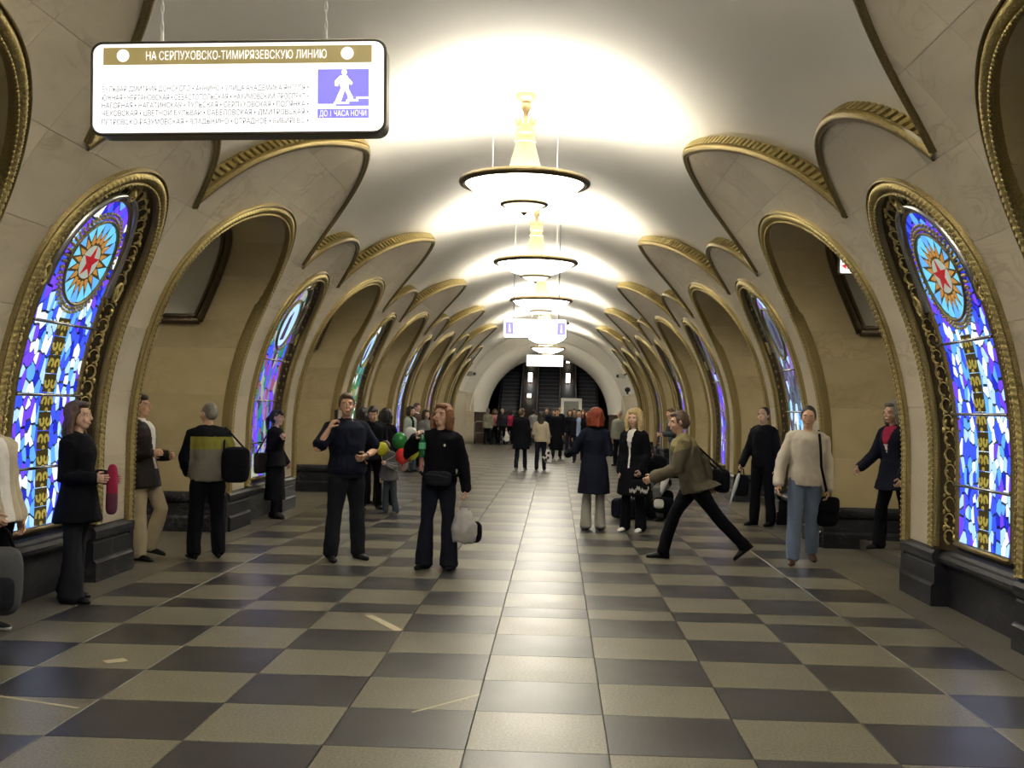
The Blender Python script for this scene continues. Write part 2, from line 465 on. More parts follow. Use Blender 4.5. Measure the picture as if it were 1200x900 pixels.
# ------------------------------------------------------------------ gilded trims
def rope_prof(a0, wd, hgt, n=7):
    return [(a0 + wd*(j/(n-1)-.5), hgt*math.sin(PI*j/(n-1))**.7) for j in range(n)]
trim_n = 0
def new_trim(label):
    global trim_n
    trim_n += 1
    o = empty('trim_%d' % trim_n); return struct(o, label)
def rope_trim(root, side, path, near, half=.064, hgt=.055):
    """fat leafy roll with a bead line on its inner side and a plain fillet outside"""
    mb = MB(); pr = rope_prof(0, 2*half*.82, hgt, 9 if near else 5)
    def mod(s, j, a, b2): return a, b2*(1 + .10*math.sin(s*2*PI/.050 + abs(a)*70)) + .004*math.sin(s*2*PI/.025 - a*110)
    sweep(mb, side, path, pr, mod if near else None, step=.0125 if near == 2 else (.02 if near else .06))
    mb.build('rope_moulding', 'gold', root, True)
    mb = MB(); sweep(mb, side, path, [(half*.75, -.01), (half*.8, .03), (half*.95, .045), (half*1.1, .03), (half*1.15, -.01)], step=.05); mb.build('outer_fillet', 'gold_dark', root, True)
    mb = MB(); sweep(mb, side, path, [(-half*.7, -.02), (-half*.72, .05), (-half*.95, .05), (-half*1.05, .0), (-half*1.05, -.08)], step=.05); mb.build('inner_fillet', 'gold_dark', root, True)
    if near:
        P, s = resample(path, .045); mb = MB()
        T = np.gradient(P, axis=0); T /= np.hypot(T[:, 0], T[:, 1])[:, None]
        for p, t in zip(P, T):
            q = M(side, p[0]+t[1]*half*.86, p[1]-t[0]*half*.86, .05); mb.ball(q, .010, 6, 4)
        mb.build('bead_row', 'gold', root, True)
def lobe_path(c, kind):
    hw = 2.2 if kind == 'A' else 1.2; tab = LA if kind == 'A' else LW
    ys_ = np.linspace(-hw, hw, 61); p = [(c+u, float(np.interp(abs(u), *tab))) for u in ys_]
    P = np.array(p)
    for _ in range(2 if kind == 'A' else 5): P[1:-1, 1] = .25*P[:-2, 1]+.5*P[1:-1, 1]+.25*P[2:, 1]
    return P
for side in (-1, 1):
    sn = 'left' if side < 0 else 'right'
    for c in A_:
        if c < 0: continue
        near = 2 if c < 14 else (1 if c < 27 else 0)
        t = new_trim('gilded rope moulding round a passage arch')
        rope_trim(t, side, outline(c, AW-.02, AS, AH-.02, .48), near)
    for c, kind in [(c, 'A') for c in A_ if c > 0] + [(c, 'W') for c in W_ if c > 0]:
        P = lobe_path(c, kind); near = c < 22
        t = new_trim('gilded cornice along a marble lobe under the vault')
        # path runs left to right: outward normal is up
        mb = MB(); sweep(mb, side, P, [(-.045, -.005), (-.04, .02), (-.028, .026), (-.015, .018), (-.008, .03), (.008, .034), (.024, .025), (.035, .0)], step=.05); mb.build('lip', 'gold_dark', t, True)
        mb = MB(); sweep(mb, side, P, [(.035, .0), (.03, -.03), (.0, -.05), (-.03, -.11), (-.08, -.16), (-.11, -.215)], step=.05); mb.build('cove', 'gold', t, True)
        mb = MB(); Q, s = resample(P, .075); T = np.gradient(Q, axis=0); T /= np.hypot(T[:, 0], T[:, 1])[:, None]
        if c < 36:
            for q, tt in zip(Q[1:-1], T[1:-1]):
                nY, nt_ = -tt[1], tt[0]; vv = []
                for (a, off) in ((.045, -.030), (.005, -.050), (-.035, -.13), (.025, -.13)):
                    for e in (-.021, .021): vv.append(M(side, q[0]+nY*a+tt[0]*e, q[1]+nt_*a+tt[1]*e, off))
                mb.add(vv, [(0, 1, 3, 2), (2, 3, 5, 4), (4, 5, 7, 6), (6, 7, 1, 0), (0, 2, 4, 6), (1, 7, 5, 3)])
            mb.build('leaf_blocks', 'gold', t)
    # closing gilded strip at the end of the marble
    t = new_trim('gilded strip closing the marble wall near the escalators')
    mb = MB(); sweep(mb, side, [(Y_WALL, .5), (Y_WALL, 1.2), (Y_WALL, 2.0), (Y_WALL, 2.8), (Y_WALL, 3.6)], [(-.08, -.2), (-.08, .03), (0, .06), (.08, .03), (.08, -.2)], step=.1); mb.build('strip', 'gold', t, True)

# ------------------------------------------------------------------ dark plinths
PED = [(.060, 0), (.060, .17), (.045, .19), (.030, .20), (.030, .345), (.015, .36), (.02, .365), (.042, .385), (.052, .42), (.050, .455), (.030, .485), (.0, .50)]
PAN = [(-.09, 0), (-.09, .34), (-.07, .36), (-.02, .375), (.0, .40), (.006, .43), (-.01, .46), (-.03, .475), (-.05, .50), (-.08, .52), (-.08, .57)]
def plinth(side, y0, y1, prof, ends=True):
    mb = MB(); v = []; f = []; n = len(prof)
    for y in (y0, y1):
        for o, z in prof: v.append((side*(R-o), y, z))
        v.append((side*(R+.2), y, prof[-1][1])); v.append((side*(R+.2), y, 0))
    m = n+2
    for j in range(m-1): q = (j, j+1, m+j+1, m+j); f.append(q if side > 0 else q[::-1])
    f.append(tuple(range(m))); f.append(tuple(range(2*m-1, m-1, -1)))
    mb.add(v, f); return mb
for side, nm in ((-1, 'baseboard_left'), (1, 'baseboard_right')):
    bb = struct(empty(nm), 'dark marble plinth with stepped pedestals')
    for c in W_:
        plinth(side, c-.86, c+.86, PAN).build('plinth_panel', 'plinth_marble', bb)
    ed = sorted([(c, AW-.06) for c in A_] + [(c, WW-.14) for c in W_])
    sp = [(Y_BACK, W_[0]-WW+.14)] + [(c1+h1, c2-h2) for (c1, h1), (c2, h2) in zip(ed[:-1], ed[1:])] + [(W_[-1]+WW-.14, Y_WALL)]
    for y0, y1 in sp: plinth(side, y0, y1, PED).build('plinth_block', 'plinth_marble', bb)
    for c in A_:                                    # along the passage jambs
        for sg in (-1, 1):
            yj = c + sg*1.60; v = []; f = []; n = len(PED)
            for x in (R-.03, 6.5):
                for o, z in PED: v.append((side*x, yj - sg*(o+.02), z))
                v.append((side*x, yj+sg*.05, .5)); v.append((side*x, yj+sg*.05, 0))
            m = n+2
            for j in range(m-1): f.append((j, j+1, m+j+1, m+j))
            f.append(tuple(range(m))); f.append(tuple(range(2*m-1, m-1, -1)))
            MB().add(v, f).build('passage_plinth', 'plinth_marble', bb)
# raised threshold slabs in the right-hand passages
for c in A_:
    b = MB(); b.box(4.22, 10.1, c-1.55, c+1.55, -.01, .11); b.box(4.16, 4.24, c-1.55, c+1.55, -.01, .118); b.build('threshold_step', 'border_stone', floor)
# ------------------------------------------------------------------ stained glass windows (backlit)
def glass(name, col, k): emit('glass_'+name, col, k, tuple(c*.25 for c in col), .12)
glass('white', (.80, .90, 1.0), .95); glass('ice', (.42, .66, 1.0), .95); glass('sky', (.13, .42, .95), .85)
glass('blue', (.05, .10, .95), .85); glass('deep', (.02, .03, .62), .75); glass('violet', (.16, .06, .95), .95)
glass('lilac', (.42, .26, .80), .5); glass('teal', (.05, .36, .42), .5); glass('green', (.10, .42, .16), .4); glass('rose', (.62, .16, .34), .4)
glass('pearl', (.55, .60, .50), .5); glass('olive', (.24, .24, .08), .35); glass('amber', (.85, .50, .10), .42); glass('gold', (.62, .50, .10), .42)
glass('umber', (.07, .05, .012), .5); glass('red', (.62, .02, .035), .45); glass('cyan', (.16, .60, .95), .85); glass('slate', (.22, .30, .42), .3); glass('plum', (.16, .10, .22), .3); glass('orange', (.70, .33, .08), .5)
GW, GS, GH, GB = .56, 2.62, .74, .60           # glass: half width, springing, rise, sill
def clip_poly(poly, nx, ny, d):
    """keep nx*x + ny*y <= d"""
    out = []
    for i in range(len(poly)):
        p, q = poly[i], poly[(i+1) % len(poly)]
        a, b2 = nx*p[0]+ny*p[1]-d, nx*q[0]+ny*q[1]-d
        if a <= 0: out.append(p)
        if (a < 0) != (b2 < 0) and abs(a-b2) > 1e-12:
            t = a/(a-b2); out.append((p[0]+t*(q[0]-p[0]), p[1]+t*(q[1]-p[1])))
    return out
HULL = [(-GW, GB), (GW, GB)] + [(GW*math.cos(PI*i/24), GS+GH*math.sin(PI*i/24)) for i in range(25)]
def voronoi(seeds, stretch):
    S = np.array(seeds); cells = []
    Q = S*np.array([1, 1/stretch])
    for i, p in enumerate(Q):
        poly = [(x, y/stretch) for x, y in HULL]
        d = np.hypot(*(Q-p).T); order = np.argsort(d)[1:26]
        for j in order:
            n = Q[j]-p; mid = (Q[j]+p)/2
            L = np.hypot(*n)
            poly = clip_poly(poly, n[0], n[1], n.dot(mid) - (.0068 if len(seeds) > 120 else .005)*L)
            if len(poly) < 3: break
        if len(poly) >= 3: cells.append((i, [(x, y*stretch) for x, y in poly]))
    return cells
def pane_geo(side, c, poly, off, th=.008):
    # subdivide tall panes so that they follow the curve
    n = len(poly)
    if n > 8 and max(p[1] for p in poly)-min(p[1] for p in poly) > .3:      # big round pane: fan of rings that follows the curve
        cx, cy = sum(p[0] for p in poly)/n, sum(p[1] for p in poly)/n; v = [M(side, c+cx, cy, off)]; f = []
        for q in (.33, .66, 1.0): v += [M(side, c+cx+(x-cx)*q, cy+(y-cy)*q, off) for x, y in poly]
        for i in range(n):
            j = (i+1) % n; f += [(0, 1+i, 1+j), (1+i, 1+n+i, 1+n+j, 1+j), (1+n+i, 1+2*n+i, 1+2*n+j, 1+n+j)]
        return v, f
    v = [M(side, c+x, y, off) for x, y in poly] + [M(side, c+x, y, off-th) for x, y in poly]
    f = [tuple(range(n)) if side < 0 else tuple(range(n-1, -1, -1))]
    for i in range(n): f.append((i, (i+1) % n, n+(i+1) % n, n+i))
    return v, f
def disc_poly(cx, cy, r0, r1, a0, a1, n=5):
    p = [(cx+r1*math.sin(a0+(a1-a0)*i/n), cy+r1*math.cos(a0+(a1-a0)*i/n)) for i in range(n+1)]
    if r0 > 0: p += [(cx+r0*math.sin(a1-(a1-a0)*i/n), cy+r0*math.cos(a1-(a1-a0)*i/n)) for i in range(n+1)]
    else: p.append((cx, cy))
    return p
def scroll(cx, cy, r, sx, sy, wd=.014):
    """flat C-scroll ribbon polygon strips"""
    quads = []; pts = []
    for i in range(15):
        a = -.4 + 4.6*i/14; rr = r*(1-.55*i/14); pts.append((cx+sx*rr*math.cos(a), cy+sy*rr*math.sin(a)))
    for i in range(14):
        p, q = pts[i], pts[i+1]; dx, dy = q[0]-p[0], q[1]-p[1]; l = math.hypot(dx, dy) or 1; nx, ny = -dy/l*wd/2, dx/l*wd/2
        quads.append([(p[0]+nx, p[1]+ny), (q[0]+nx, q[1]+ny), (q[0]-nx, q[1]-ny), (p[0]-nx, p[1]-ny)])
    return quads
PALS = {'star': None,
        'L2': ['lilac', 'teal', 'green', 'violet', 'pearl', 'rose', 'blue', 'teal', 'lilac', 'pearl', 'plum'], 'R2': ['ice', 'slate', 'pearl', 'sky', 'white', 'plum', 'slate', 'ice', 'teal'],
        'L3': ['green', 'pearl', 'gold', 'green', 'teal', 'white', 'olive'], 'R3': ['blue', 'violet', 'lilac', 'slate', 'ice', 'plum', 'violet'],
        'L4': ['ice', 'lilac', 'slate', 'pearl', 'blue'], 'R4': ['ice', 'violet', 'slate', 'pearl', 'blue'], 'L5': ['slate', 'lilac', 'rose', 'pearl'], 'R5': ['violet', 'ice', 'blue', 'green', 'slate'], 'L6': ['slate', 'pearl', 'gold'], 'R6': ['slate', 'pearl', 'ice']}
win_n = 0
MEDT, MEDR = 2.80, .355
def make_window(side, c, pal):
    global win_n
    win_n += 1
    near = pal == 'star'; rnd = random.Random(win_n*13+5)
    names = {'star': 'backlit stained glass window in blues with a red star medallion, gilded frame', 'L2': 'stained glass window in lilac, green and teal in a gilded frame', 'R2': 'stained glass window in pale icy blue in a gilded frame'}
    root = struct(empty('window_%d' % win_n), names.get(pal, 'narrow stained glass window in a gilded frame'))
    lod = 2 if near else (1 if c < 24 else 0)
    rope_trim(root, side, outline(c, .945, WS, WH-.055, .52), lod, .068, .06)
    # bronze bevel and carved band
    mb = MB(); sweep(mb, side, outline(c, .855, WS-.01, .985, .50), [(.035, .03), (.03, -.03), (.015, -.045), (-.01, -.04), (-.015, -.01)], step=.06); mb.build('bevel', 'bronze', root, True)
    mb = MB(); sweep(mb, side, outline(c, .70, WS, .85, .50), [(.145, -.008), (.06, -.03), (-.06, -.07), (-.13, -.10)], step=.06); mb.build('carved_band', 'bronze', root, True)
    mb = MB(); P, s = resample(outline(c, .70, WS, .86, .62), .07 if near else .11); T = np.gradient(P, axis=0); T /= np.hypot(T[:, 0], T[:, 1])[:, None]
    if lod:
        for i, (p, t) in enumerate(zip(P, T)):
            for e in (-1, 1):
                a = e*.055 + rnd.uniform(-.02, .02); q = M(side, p[0]-t[1]*a, p[1]+t[0]*a, -.045+a*.33)
                r = rnd.uniform(.014, .026); mb.ball(q, (r*.7, r, r*1.2), 6, 4)
            if near and i % 2 == 0:         # leaf scroll between the knobs
                pts = [M(side, p[0]-t[1]*(.06*math.sin(g)) + t[0]*(.06*math.cos(g)), p[1]+t[0]*(.06*math.sin(g)) + t[1]*(.06*math.cos(g)), -.040+.06*math.sin(g)*.33) for g in np.linspace(0, 4.4, 9)]
                mb.tube(pts, [.012-.001*k for k in range(9)], 5)
        mb.build('carving', 'gold_dark' if not near else 'gold', root, True)
        # oval cartouches at the crown and the shoulders
        mb = MB()
        for (u, tt) in ((0, WS+.86), (-.70, 2.62), (.70, 2.62)):
            ring = [M(side, c+u+.055*math.cos(g), tt+.085*math.sin(g), -.02) for g in np.linspace(0, 2*PI, 17)]; mb.tube(ring, .014, 6, 0, False)
            mb.ball(M(side, c+u, tt, -.03), (.02, .035, .055), 8, 6)
        mb.build('cartouche', 'gold', root, True)
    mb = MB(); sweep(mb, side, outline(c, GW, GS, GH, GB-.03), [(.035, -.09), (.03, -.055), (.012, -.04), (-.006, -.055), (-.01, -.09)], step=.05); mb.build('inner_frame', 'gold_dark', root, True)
    mb = MB(); sweep(mb, side, outline(c, GW+.02, GS+.02, GH+.04, 2.55, 40, 4), [(.03, -.05), (.02, -.02), (.0, -.015), (-.02, -.03), (-.025, -.06)], step=.05); mb.build('silvered_arc', 'steel', root, True)
    mb = MB(); mb.tube([M(side, c-GW, GB-.02, -.04), M(side, c+GW, GB-.02, -.04)], .022, 8); mb.build('sill_bar', 'gold_dark', root, True)
    # leading behind the panes
    v = []; f = []
    for i in range(21):
        t = GB-.04 + (GS+GH+.02-GB+.04)*i/20
        hw = GW+.02 if t < GS else (GW+.02)*math.sqrt(max(0, 1-((t-GS)/(GH+.03))**2))
        v += [M(side, c-hw, t, -.085), M(side, c+hw, t, -.085)]
    for i in range(20): f.append((2*i, 2*i+1, 2*i+3, 2*i+2))
    mesh_obj('leading', v, f, 'lead', root)
    # seeds
    seeds = []; fx, fy = (.072, .135) if near else (.12, .2)
    yy = GB+.03; row = 0
    while yy < GS+GH:
        x = -GW+.03 + (fx/2 if row % 2 else 0)
        while x < GW:
            seeds.append((x+rnd.uniform(-.4, .4)*fx, yy+rnd.uniform(-.42, .42)*fy)); x += fx
        yy += fy*.8; row += 1
    seeds = [q for q in seeds if abs(q[0]) < GW and GB < q[1] < (GS+GH*math.sqrt(max(0, 1-(q[0]/GW)**2)))]
    if near: seeds = [q for q in seeds if not (abs(q[0]) < .07 and q[1] < 2.25)]
    allm = ['glass_'+k for k in ('white', 'ice', 'sky', 'blue', 'deep', 'violet', 'lilac', 'teal', 'green', 'rose', 'pearl', 'olive', 'amber', 'gold', 'umber', 'red', 'cyan', 'slate', 'plum', 'orange')]
    joint = MB()
    def put(poly, m, off, name='glass_pane', joined=False):
        v, f = pane_geo(side, c, poly, off)
        if near and not joined: mesh_obj(name, v, f, 'glass_'+m, root)
        else: joint.add(v, f, allm.index('glass_'+m))
    cells = voronoi(seeds, 1.7)
    for i, poly in cells:
        x, t = seeds[i]; e = abs(x)/GW
        if near:
            q = rnd.random()
            if t > 2.45: m = 'violet' if q < .35 else ('blue' if q < .6 else ('deep' if q < .8 else ('sky' if q < .92 else 'white')))
            elif e > .8: m = 'violet' if q < .3 else ('blue' if q < .62 else ('deep' if q < .72 else ('ice' if q < .9 else 'white')))
            elif e < .35: m = 'white' if q < .2 else ('ice' if q < .5 else ('sky' if q < .8 else 'blue'))
            else: m = 'white' if q < .26 else ('blue' if q < .50 else ('ice' if q < .66 else ('sky' if q < .82 else ('violet' if q < .90 else 'deep'))))
        else:
            pl = PALS[pal]; m = pl[int(rnd.random()*len(pl))]
            if pal == 'L2' and e > .72 and rnd.random() < .6: m = rnd.choice(['violet', 'blue', 'teal'])
            if pal == 'R2' and t > 2.1: m = rnd.choice(['slate', 'plum', 'slate', 'ice', 'lilac'])
        if near and all(math.hypot(a2, b2-MEDT) < MEDR+.01 for a2, b2 in poly): continue
        # tall panes are cut across so that each follows the curve of the wall
        put(poly, m, -.07)
    if near:
        # gilded scroll column up the middle
        t = GB+.005; seg = .155
        while t < 2.28:
            put([(-.10, t), (.10, t), (.10, t+seg-.006), (-.10, t+seg-.006)], 'umber', -.058, 'column_pane')
            for sx in (-1, 1):
                for q in scroll(sx*.047, t+seg*.5, .046, sx, 1 if int(t/seg) % 2 else -1, .023): put(q, 'gold', -.052, joined=True)
            for q in scroll(0, t+seg*.06, .02, 1, 1, .012): put(q, 'gold', -.052, joined=True)
            t += seg
        # medallion: dark ground, blue petals, amber rays, pale disc, red star
        put(disc_poly(0, MEDT, 0, MEDR+.02, 0, PI, 18)[:-1] + disc_poly(0, MEDT, 0, MEDR+.02, PI, 2*PI, 18)[:-1], 'umber', -.058, 'medallion_ground')
        n = 18
        for k in range(n):
            a = 2*PI*k/n; da = PI/n
            pt = lambda r, g: (r*math.sin(g), MEDT+r*math.cos(g))
            put([pt(.215, a), pt(MEDR*.985, a-da*.94), pt(MEDR, a-da*.5), pt(MEDR, a), pt(MEDR, a+da*.5), pt(MEDR*.985, a+da*.94)], 'cyan' if k % 3 else 'sky', -.052, 'petal_pane')
            put([pt(.180, a+da-da*.75), pt(.262, a+da), pt(.180, a+da+da*.75), pt(.165, a+da)], 'orange', -.050, 'ray_pane')
        for k in range(5):
            a0 = 2*PI*k/5
            put(disc_poly(0, MEDT, 0, .145, a0+.03, a0+2*PI/5-.03, 8), 'pearl', -.050, 'disc_pane')
        for k in range(5):
            g = 2*PI*k/5; pt = lambda r, q: (r*math.sin(q), MEDT+r*math.cos(q))
            put([pt(.142, g), pt(.056, g+PI/5), (0, MEDT), pt(.056, g-PI/5)], 'red', -.046, 'star_pane')
        mb = MB(); mb.tube([M(side, c+(MEDR+.015)*math.cos(g), MEDT+(MEDR+.015)*math.sin(g), -.045) for g in np.linspace(0, 2*PI, 49)], .014, 6, 0, False); mb.build('medallion_rim', 'gold_dark', root, True)
        mb = MB()
        for k in range(54):
            g = 2*PI*k/54
            for r, z in ((MEDR+.05, .018), (MEDR+.085, .015)): mb.ball(M(side, c+r*math.cos(g), MEDT+r*math.sin(g), -.055), z, 6, 4)
        mb.build('medallion_beads', 'gold', root, True)
    else:
        put(disc_poly(0, MEDT, 0, .33, 0, PI, 12)[:-1] + disc_poly(0, MEDT, 0, .33, PI, 2*PI, 12)[:-1], 'slate' if side > 0 else 'ice', -.06)
        put([(-.06, MEDT-.25), (.10, MEDT-.22), (.06, MEDT+.08), (.02, MEDT+.2), (-.05, MEDT+.1)], 'plum', -.054)
        mb = MB(); mb.tube([M(side, c+.34*math.cos(g), MEDT+.38*math.sin(g), -.045) for g in np.linspace(0, 2*PI, 33)], .02, 6, 0, False); mb.build('medallion_rim', 'gold_dark', root, True)
    if joint.v:
        o = joint.build('glass_mosaic' if not near else 'scroll_panes', allm, root); tag(o, kind='stuff')
    for t in (1.08, 1.67, 2.26):
        mb = MB(); mb.tube([M(side, c-GW-.02, t, -.03), M(side, c+GW+.02, t, -.03)], .013, 8); mb.build('crossbar', 'steel', root, True)
for side in (-1, 1):
    for k, c in enumerate(W_):
        if c < 0: continue
        pal = 'star' if 8 < c < 10 else (('L' if side < 0 else 'R') + str(min(6, max(2, k-1))))
        make_window(side, c, pal)

# ------------------------------------------------------------------ chandeliers
emit('bowl_glass', (1.0, .95, .86), BOWL, (.9, .88, .8)); emit('lamp_glass', (1.0, .94, .81), LAMP, (.9, .88, .8))
emit('lower_bowl_glass', (1.0, .93, .76), 1.0, (.9, .85, .7))
plain('cream_cone', (.17, .125, .062), .5)
plain('rim_bronze', (.16, .12, .06), .35, .85, .5, .3, 30)
plain('fitting_gold', (.21, .155, .075), .45, .4)
def make_chandelier():
    root = empty('chandelier', (0, 0, 0))
    p = lambda n, m, prof, k=40, sm=True: MB().lathe(prof, k).build(n, m, root, sm)
    p('ceiling_rose', 'fitting_gold', [(.0, 5.16), (.115, 5.15), (.125, 5.125), (.11, 5.10), (.075, 5.075), (.05, 5.06), (0, 5.06)])
    p('knob', 'fitting_gold', [(0, 5.065), (.05, 5.06), (.062, 5.03), (.058, 4.99), (.04, 4.955), (.028, 4.94), (.024, 4.84), (.024, 4.70)])
    p('collar', 'fitting_gold', [(.0, 4.80), (.09, 4.80), (.105, 4.78), (.108, 4.735), (.118, 4.725), (.118, 4.705), (.105, 4.695), (.10, 4.64), (.118, 4.632), (.118, 4.61), (.11, 4.60), (.0, 4.60)])
    cr = MB()
    for k in range(12):
        a = 2*PI*k/12; t = (-math.sin(a), math.cos(a)); r0, r1 = .098, .128
        c0 = (r0*math.cos(a), r0*math.sin(a)); c1 = (r1*math.cos(a), r1*math.sin(a))
        v = []
        for (cx, wd, z) in ((c0, .022, 4.77), (((c0[0]+c1[0])/2, (c0[1]+c1[1])/2), .026, 4.82), (c1, .004, 4.885)):
            for e in (-1, 1): v.append((cx[0]+e*wd*t[0], cx[1]+e*wd*t[1], z))
        v += [(q[0]*.92, q[1]*.92, q[2]) for q in v]
        cr.add(v, [(0, 1, 3, 2), (2, 3, 5, 4), (6, 8, 9, 7), (8, 10, 11, 9), (0, 2, 8, 6), (2, 4, 10, 8), (1, 7, 9, 3), (3, 9, 11, 5), (4, 5, 11, 10)])
    cr.build('crown', 'fitting_gold', root)
    p('cone', 'cream_cone', [(.10, 4.605), (.112, 4.58), (.16, 4.40), (.205, 4.24), (.22, 4.17), (.20, 4.12)])
    p('rim', 'rim_bronze', [(.655, 4.135), (.675, 4.12), (.70, 4.118), (.725, 4.13), (.735, 4.15), (.73, 4.172), (.715, 4.18), (.71, 4.195), (.69, 4.20), (.67, 4.19), (.662, 4.165), (.655, 4.135)], 64)
    p('bowl', 'bowl_glass', [(.66, 4.14), (.60, 4.085), (.50, 4.03), (.38, 3.985), (.27, 3.955), (.10, 3.945), (.0, 3.945)], 64)
    p('lamp_ring', 'lamp_glass', [(.60, 4.105), (.58, 4.118), (.30, 4.118), (.28, 4.105)], 48)
    p('lower_rim', 'rim_bronze', [(.235, 3.945), (.265, 3.93), (.272, 3.915), (.262, 3.90), (.24, 3.895), (.225, 3.91), (.235, 3.945)], 48)
    p('lower_bowl', 'lower_bowl_glass', [(.235, 3.905), (.18, 3.87), (.11, 3.84), (.05, 3.825), (0, 3.822)], 48)
    p('finial', 'rim_bronze', [(0, 3.835), (.035, 3.828), (.03, 3.812), (.012, 3.80), (0, 3.785)], 16)
    for e in (-1, 1):
        mb = MB(); mb.tube([(e*.36, 0, 4.12), (e*.36, 0, 5.13)], .002, 5); mb.build('wire', 'grey_plaster', root)
    tag(root, 'round white glass bowl chandelier with gilt crown and cone hanging from the vault', 'chandelier', 'chandeliers along the vault')
    return root
def copy_tree(o, parent=None):
    c = o.copy(); COL.objects.link(c)
    if parent: c.parent = parent
    for ch in list(o.children): copy_tree(ch, c)
    return c
CH = []
ch0 = make_chandelier(); CH.append(ch0); ch0.location = (0, A_[2], 0)
LAMPS = [A_[k] for k in range(len(A_))] + [A_[-1]+PER]
for yl in LAMPS:
    if abs(yl-A_[2]) > .1:
        o = copy_tree(ch0); o.location = (0, yl, 0); CH.append(o)
ORD = ['chandelier with gilt crown and white bowl hanging nearest the escalator arch', 'second chandelier with gilt crown from the escalator arch', 'third chandelier with gilt crown from the escalator arch', 'fourth chandelier with gilt crown from the escalator arch', 'fifth chandelier with gilt crown from the escalator arch', 'sixth chandelier with gilt crown from the escalator arch', 'seventh chandelier with gilt crown from the escalator arch', 'chandelier with gilt crown hanging next to the back wall']
for o, lb in zip(sorted(CH, key=lambda o: -o.location.y), ORD): o['label'] = lb

# ------------------------------------------------------------------ unseen lamps added over the platforms to brighten the passage jambs
emit('fill_lamp_glass', (1.0, .90, .68), 46.0, (.9, .85, .7))
def make_added_fill_lamp():
    root = empty('added_fill_lamp'); tag(root, 'round opal lamp added over the platform to brighten a passage', 'lamp', 'lamps added to brighten the passages')
    MB().lathe([(0, 4.30), (.08, 4.30), (.08, 4.27), (.018, 4.26), (.018, 4.02), (0, 4.02)], 16).build('stem', 'fitting_gold', root, True)
    MB().lathe([(.05, 4.03), (.40, 4.0), (.43, 3.98), (.42, 3.96), (.40, 3.955)], 32).build('shade', 'rim_bronze', root, True)
    MB().lathe([(.40, 3.965), (.34, 3.91), (.22, 3.86), (.08, 3.835), (0, 3.83)], 32).build('bowl', 'fill_lamp_glass', root, True)
    return root
pl0 = None
for side in (-1, 1):
    for c in A_[1:]:
        o = copy_tree(pl0) if pl0 else make_added_fill_lamp(); pl0 = pl0 or o
        o.location = (side*7.7, c-.5, .30)
# ------------------------------------------------------------------ far end: wainscot, end arch, escalators
ew = MB()
for s in (-1, 1):
    x0, x1 = sorted((s*3.66, s*4.2)); ew.box(x0, x1, Y_WALL+.02, Y_END, 0, 2.26)
    x0, x1 = sorted((s*3.60, s*4.2)); ew.box(x0, x1, Y_WALL+.02, Y_END+.06, 2.26, 2.34); ew.box(*sorted((s*3.63, s*4.2)), Y_WALL+.02, Y_END+.05, 0, .30)
    ew.box(*sorted((s*3.30, s*4.2)), Y_END-.02, Y_END+.5, 0, 2.28)
struct(ew.build('wall_end', 'wall_marble'), 'marble wainscot beside the escalator arch')
v = []; f = []; prof = [(RV+.3, 0), (3.50, 0), (3.49, -.05), (3.46, -.05), (3.45, .0), (3.43, .02), (3.40, .03), (3.25, .06), (3.10, .16), (2.98, .32), (2.88, .55), (2.80, .85), (2.77, 1.2)]
n = len(prof); na = 48; a0 = .07
for i in range(na+1):
    ph = a0 + (PI-2*a0)*i/na
    for r, d in prof: v.append((r*math.cos(ph), Y_END+d, ZC+r*math.sin(ph)))
for i in range(na):
    for j in range(n-1): f.append((i*n+j, i*n+j+1, (i+1)*n+j+1, (i+1)*n+j))
struct(mesh_obj('trim_90', v, f, 'plaster', None, True), 'rounded white plaster archivolt of the escalator arch')
plain('brown_panel', (.055, .035, .026), .5, 0, .4, .2, 6); plain('near_black', (.012, .013, .018), .6); plain('step_metal', (.09, .095, .12), .45, .3); plain('nosing', (.30, .31, .36), .5, .2); plain('rubber', (.01, .01, .01), .5)
jb = MB()
for s in (-1, 1): jb.box(*sorted((s*2.80, s*4.2)), Y_END+.3, Y_END+1.6, 0, 1.42)
struct(jb.build('wall_arch_base', 'brown_panel'), 'dark stone base under the escalator arch')
tn = MB()
ti = []; n_ = 14
for yy, zz in ((51.2, 1.2), (54.5, 1.2), (70, 10.2)):
    ti.append([(3.4*math.cos(PI*i/n_), yy, zz+3.2*math.sin(PI*i/n_)) for i in range(n_+1)])
for a, c in zip(ti[:-1], ti[1:]):
    base = len(tn.v); tn.v += a + c
    for i in range(n_): tn.f.append((base+i, base+i+1, base+n_+2+i, base+n_+1+i)); tn.m.append(0)
tn.add([(-3.4, 51.2, 0), (-3.4, 70, 0), (-3.4, 70, 10.3), (-3.4, 54.5, 1.3), (-3.4, 51.2, 1.3), (3.4, 51.2, 0), (3.4, 70, 0), (3.4, 70, 10.3), (3.4, 54.5, 1.3), (3.4, 51.2, 1.3)], [(0, 1, 2, 3, 4), (5, 6, 7, 8, 9)])
tn.add([(-3.4, 69.8, 0), (3.4, 69.8, 0), (3.4, 69.8, 14), (-3.4, 69.8, 14)], [(0, 1, 2, 3)])
struct(tn.build('wall_escalator_tunnel', 'near_black'), 'dark inclined escalator tunnel')
SL = math.tan(math.radians(30)); YS = 54.2
line = lambda y: max(0, (y-YS)*SL)
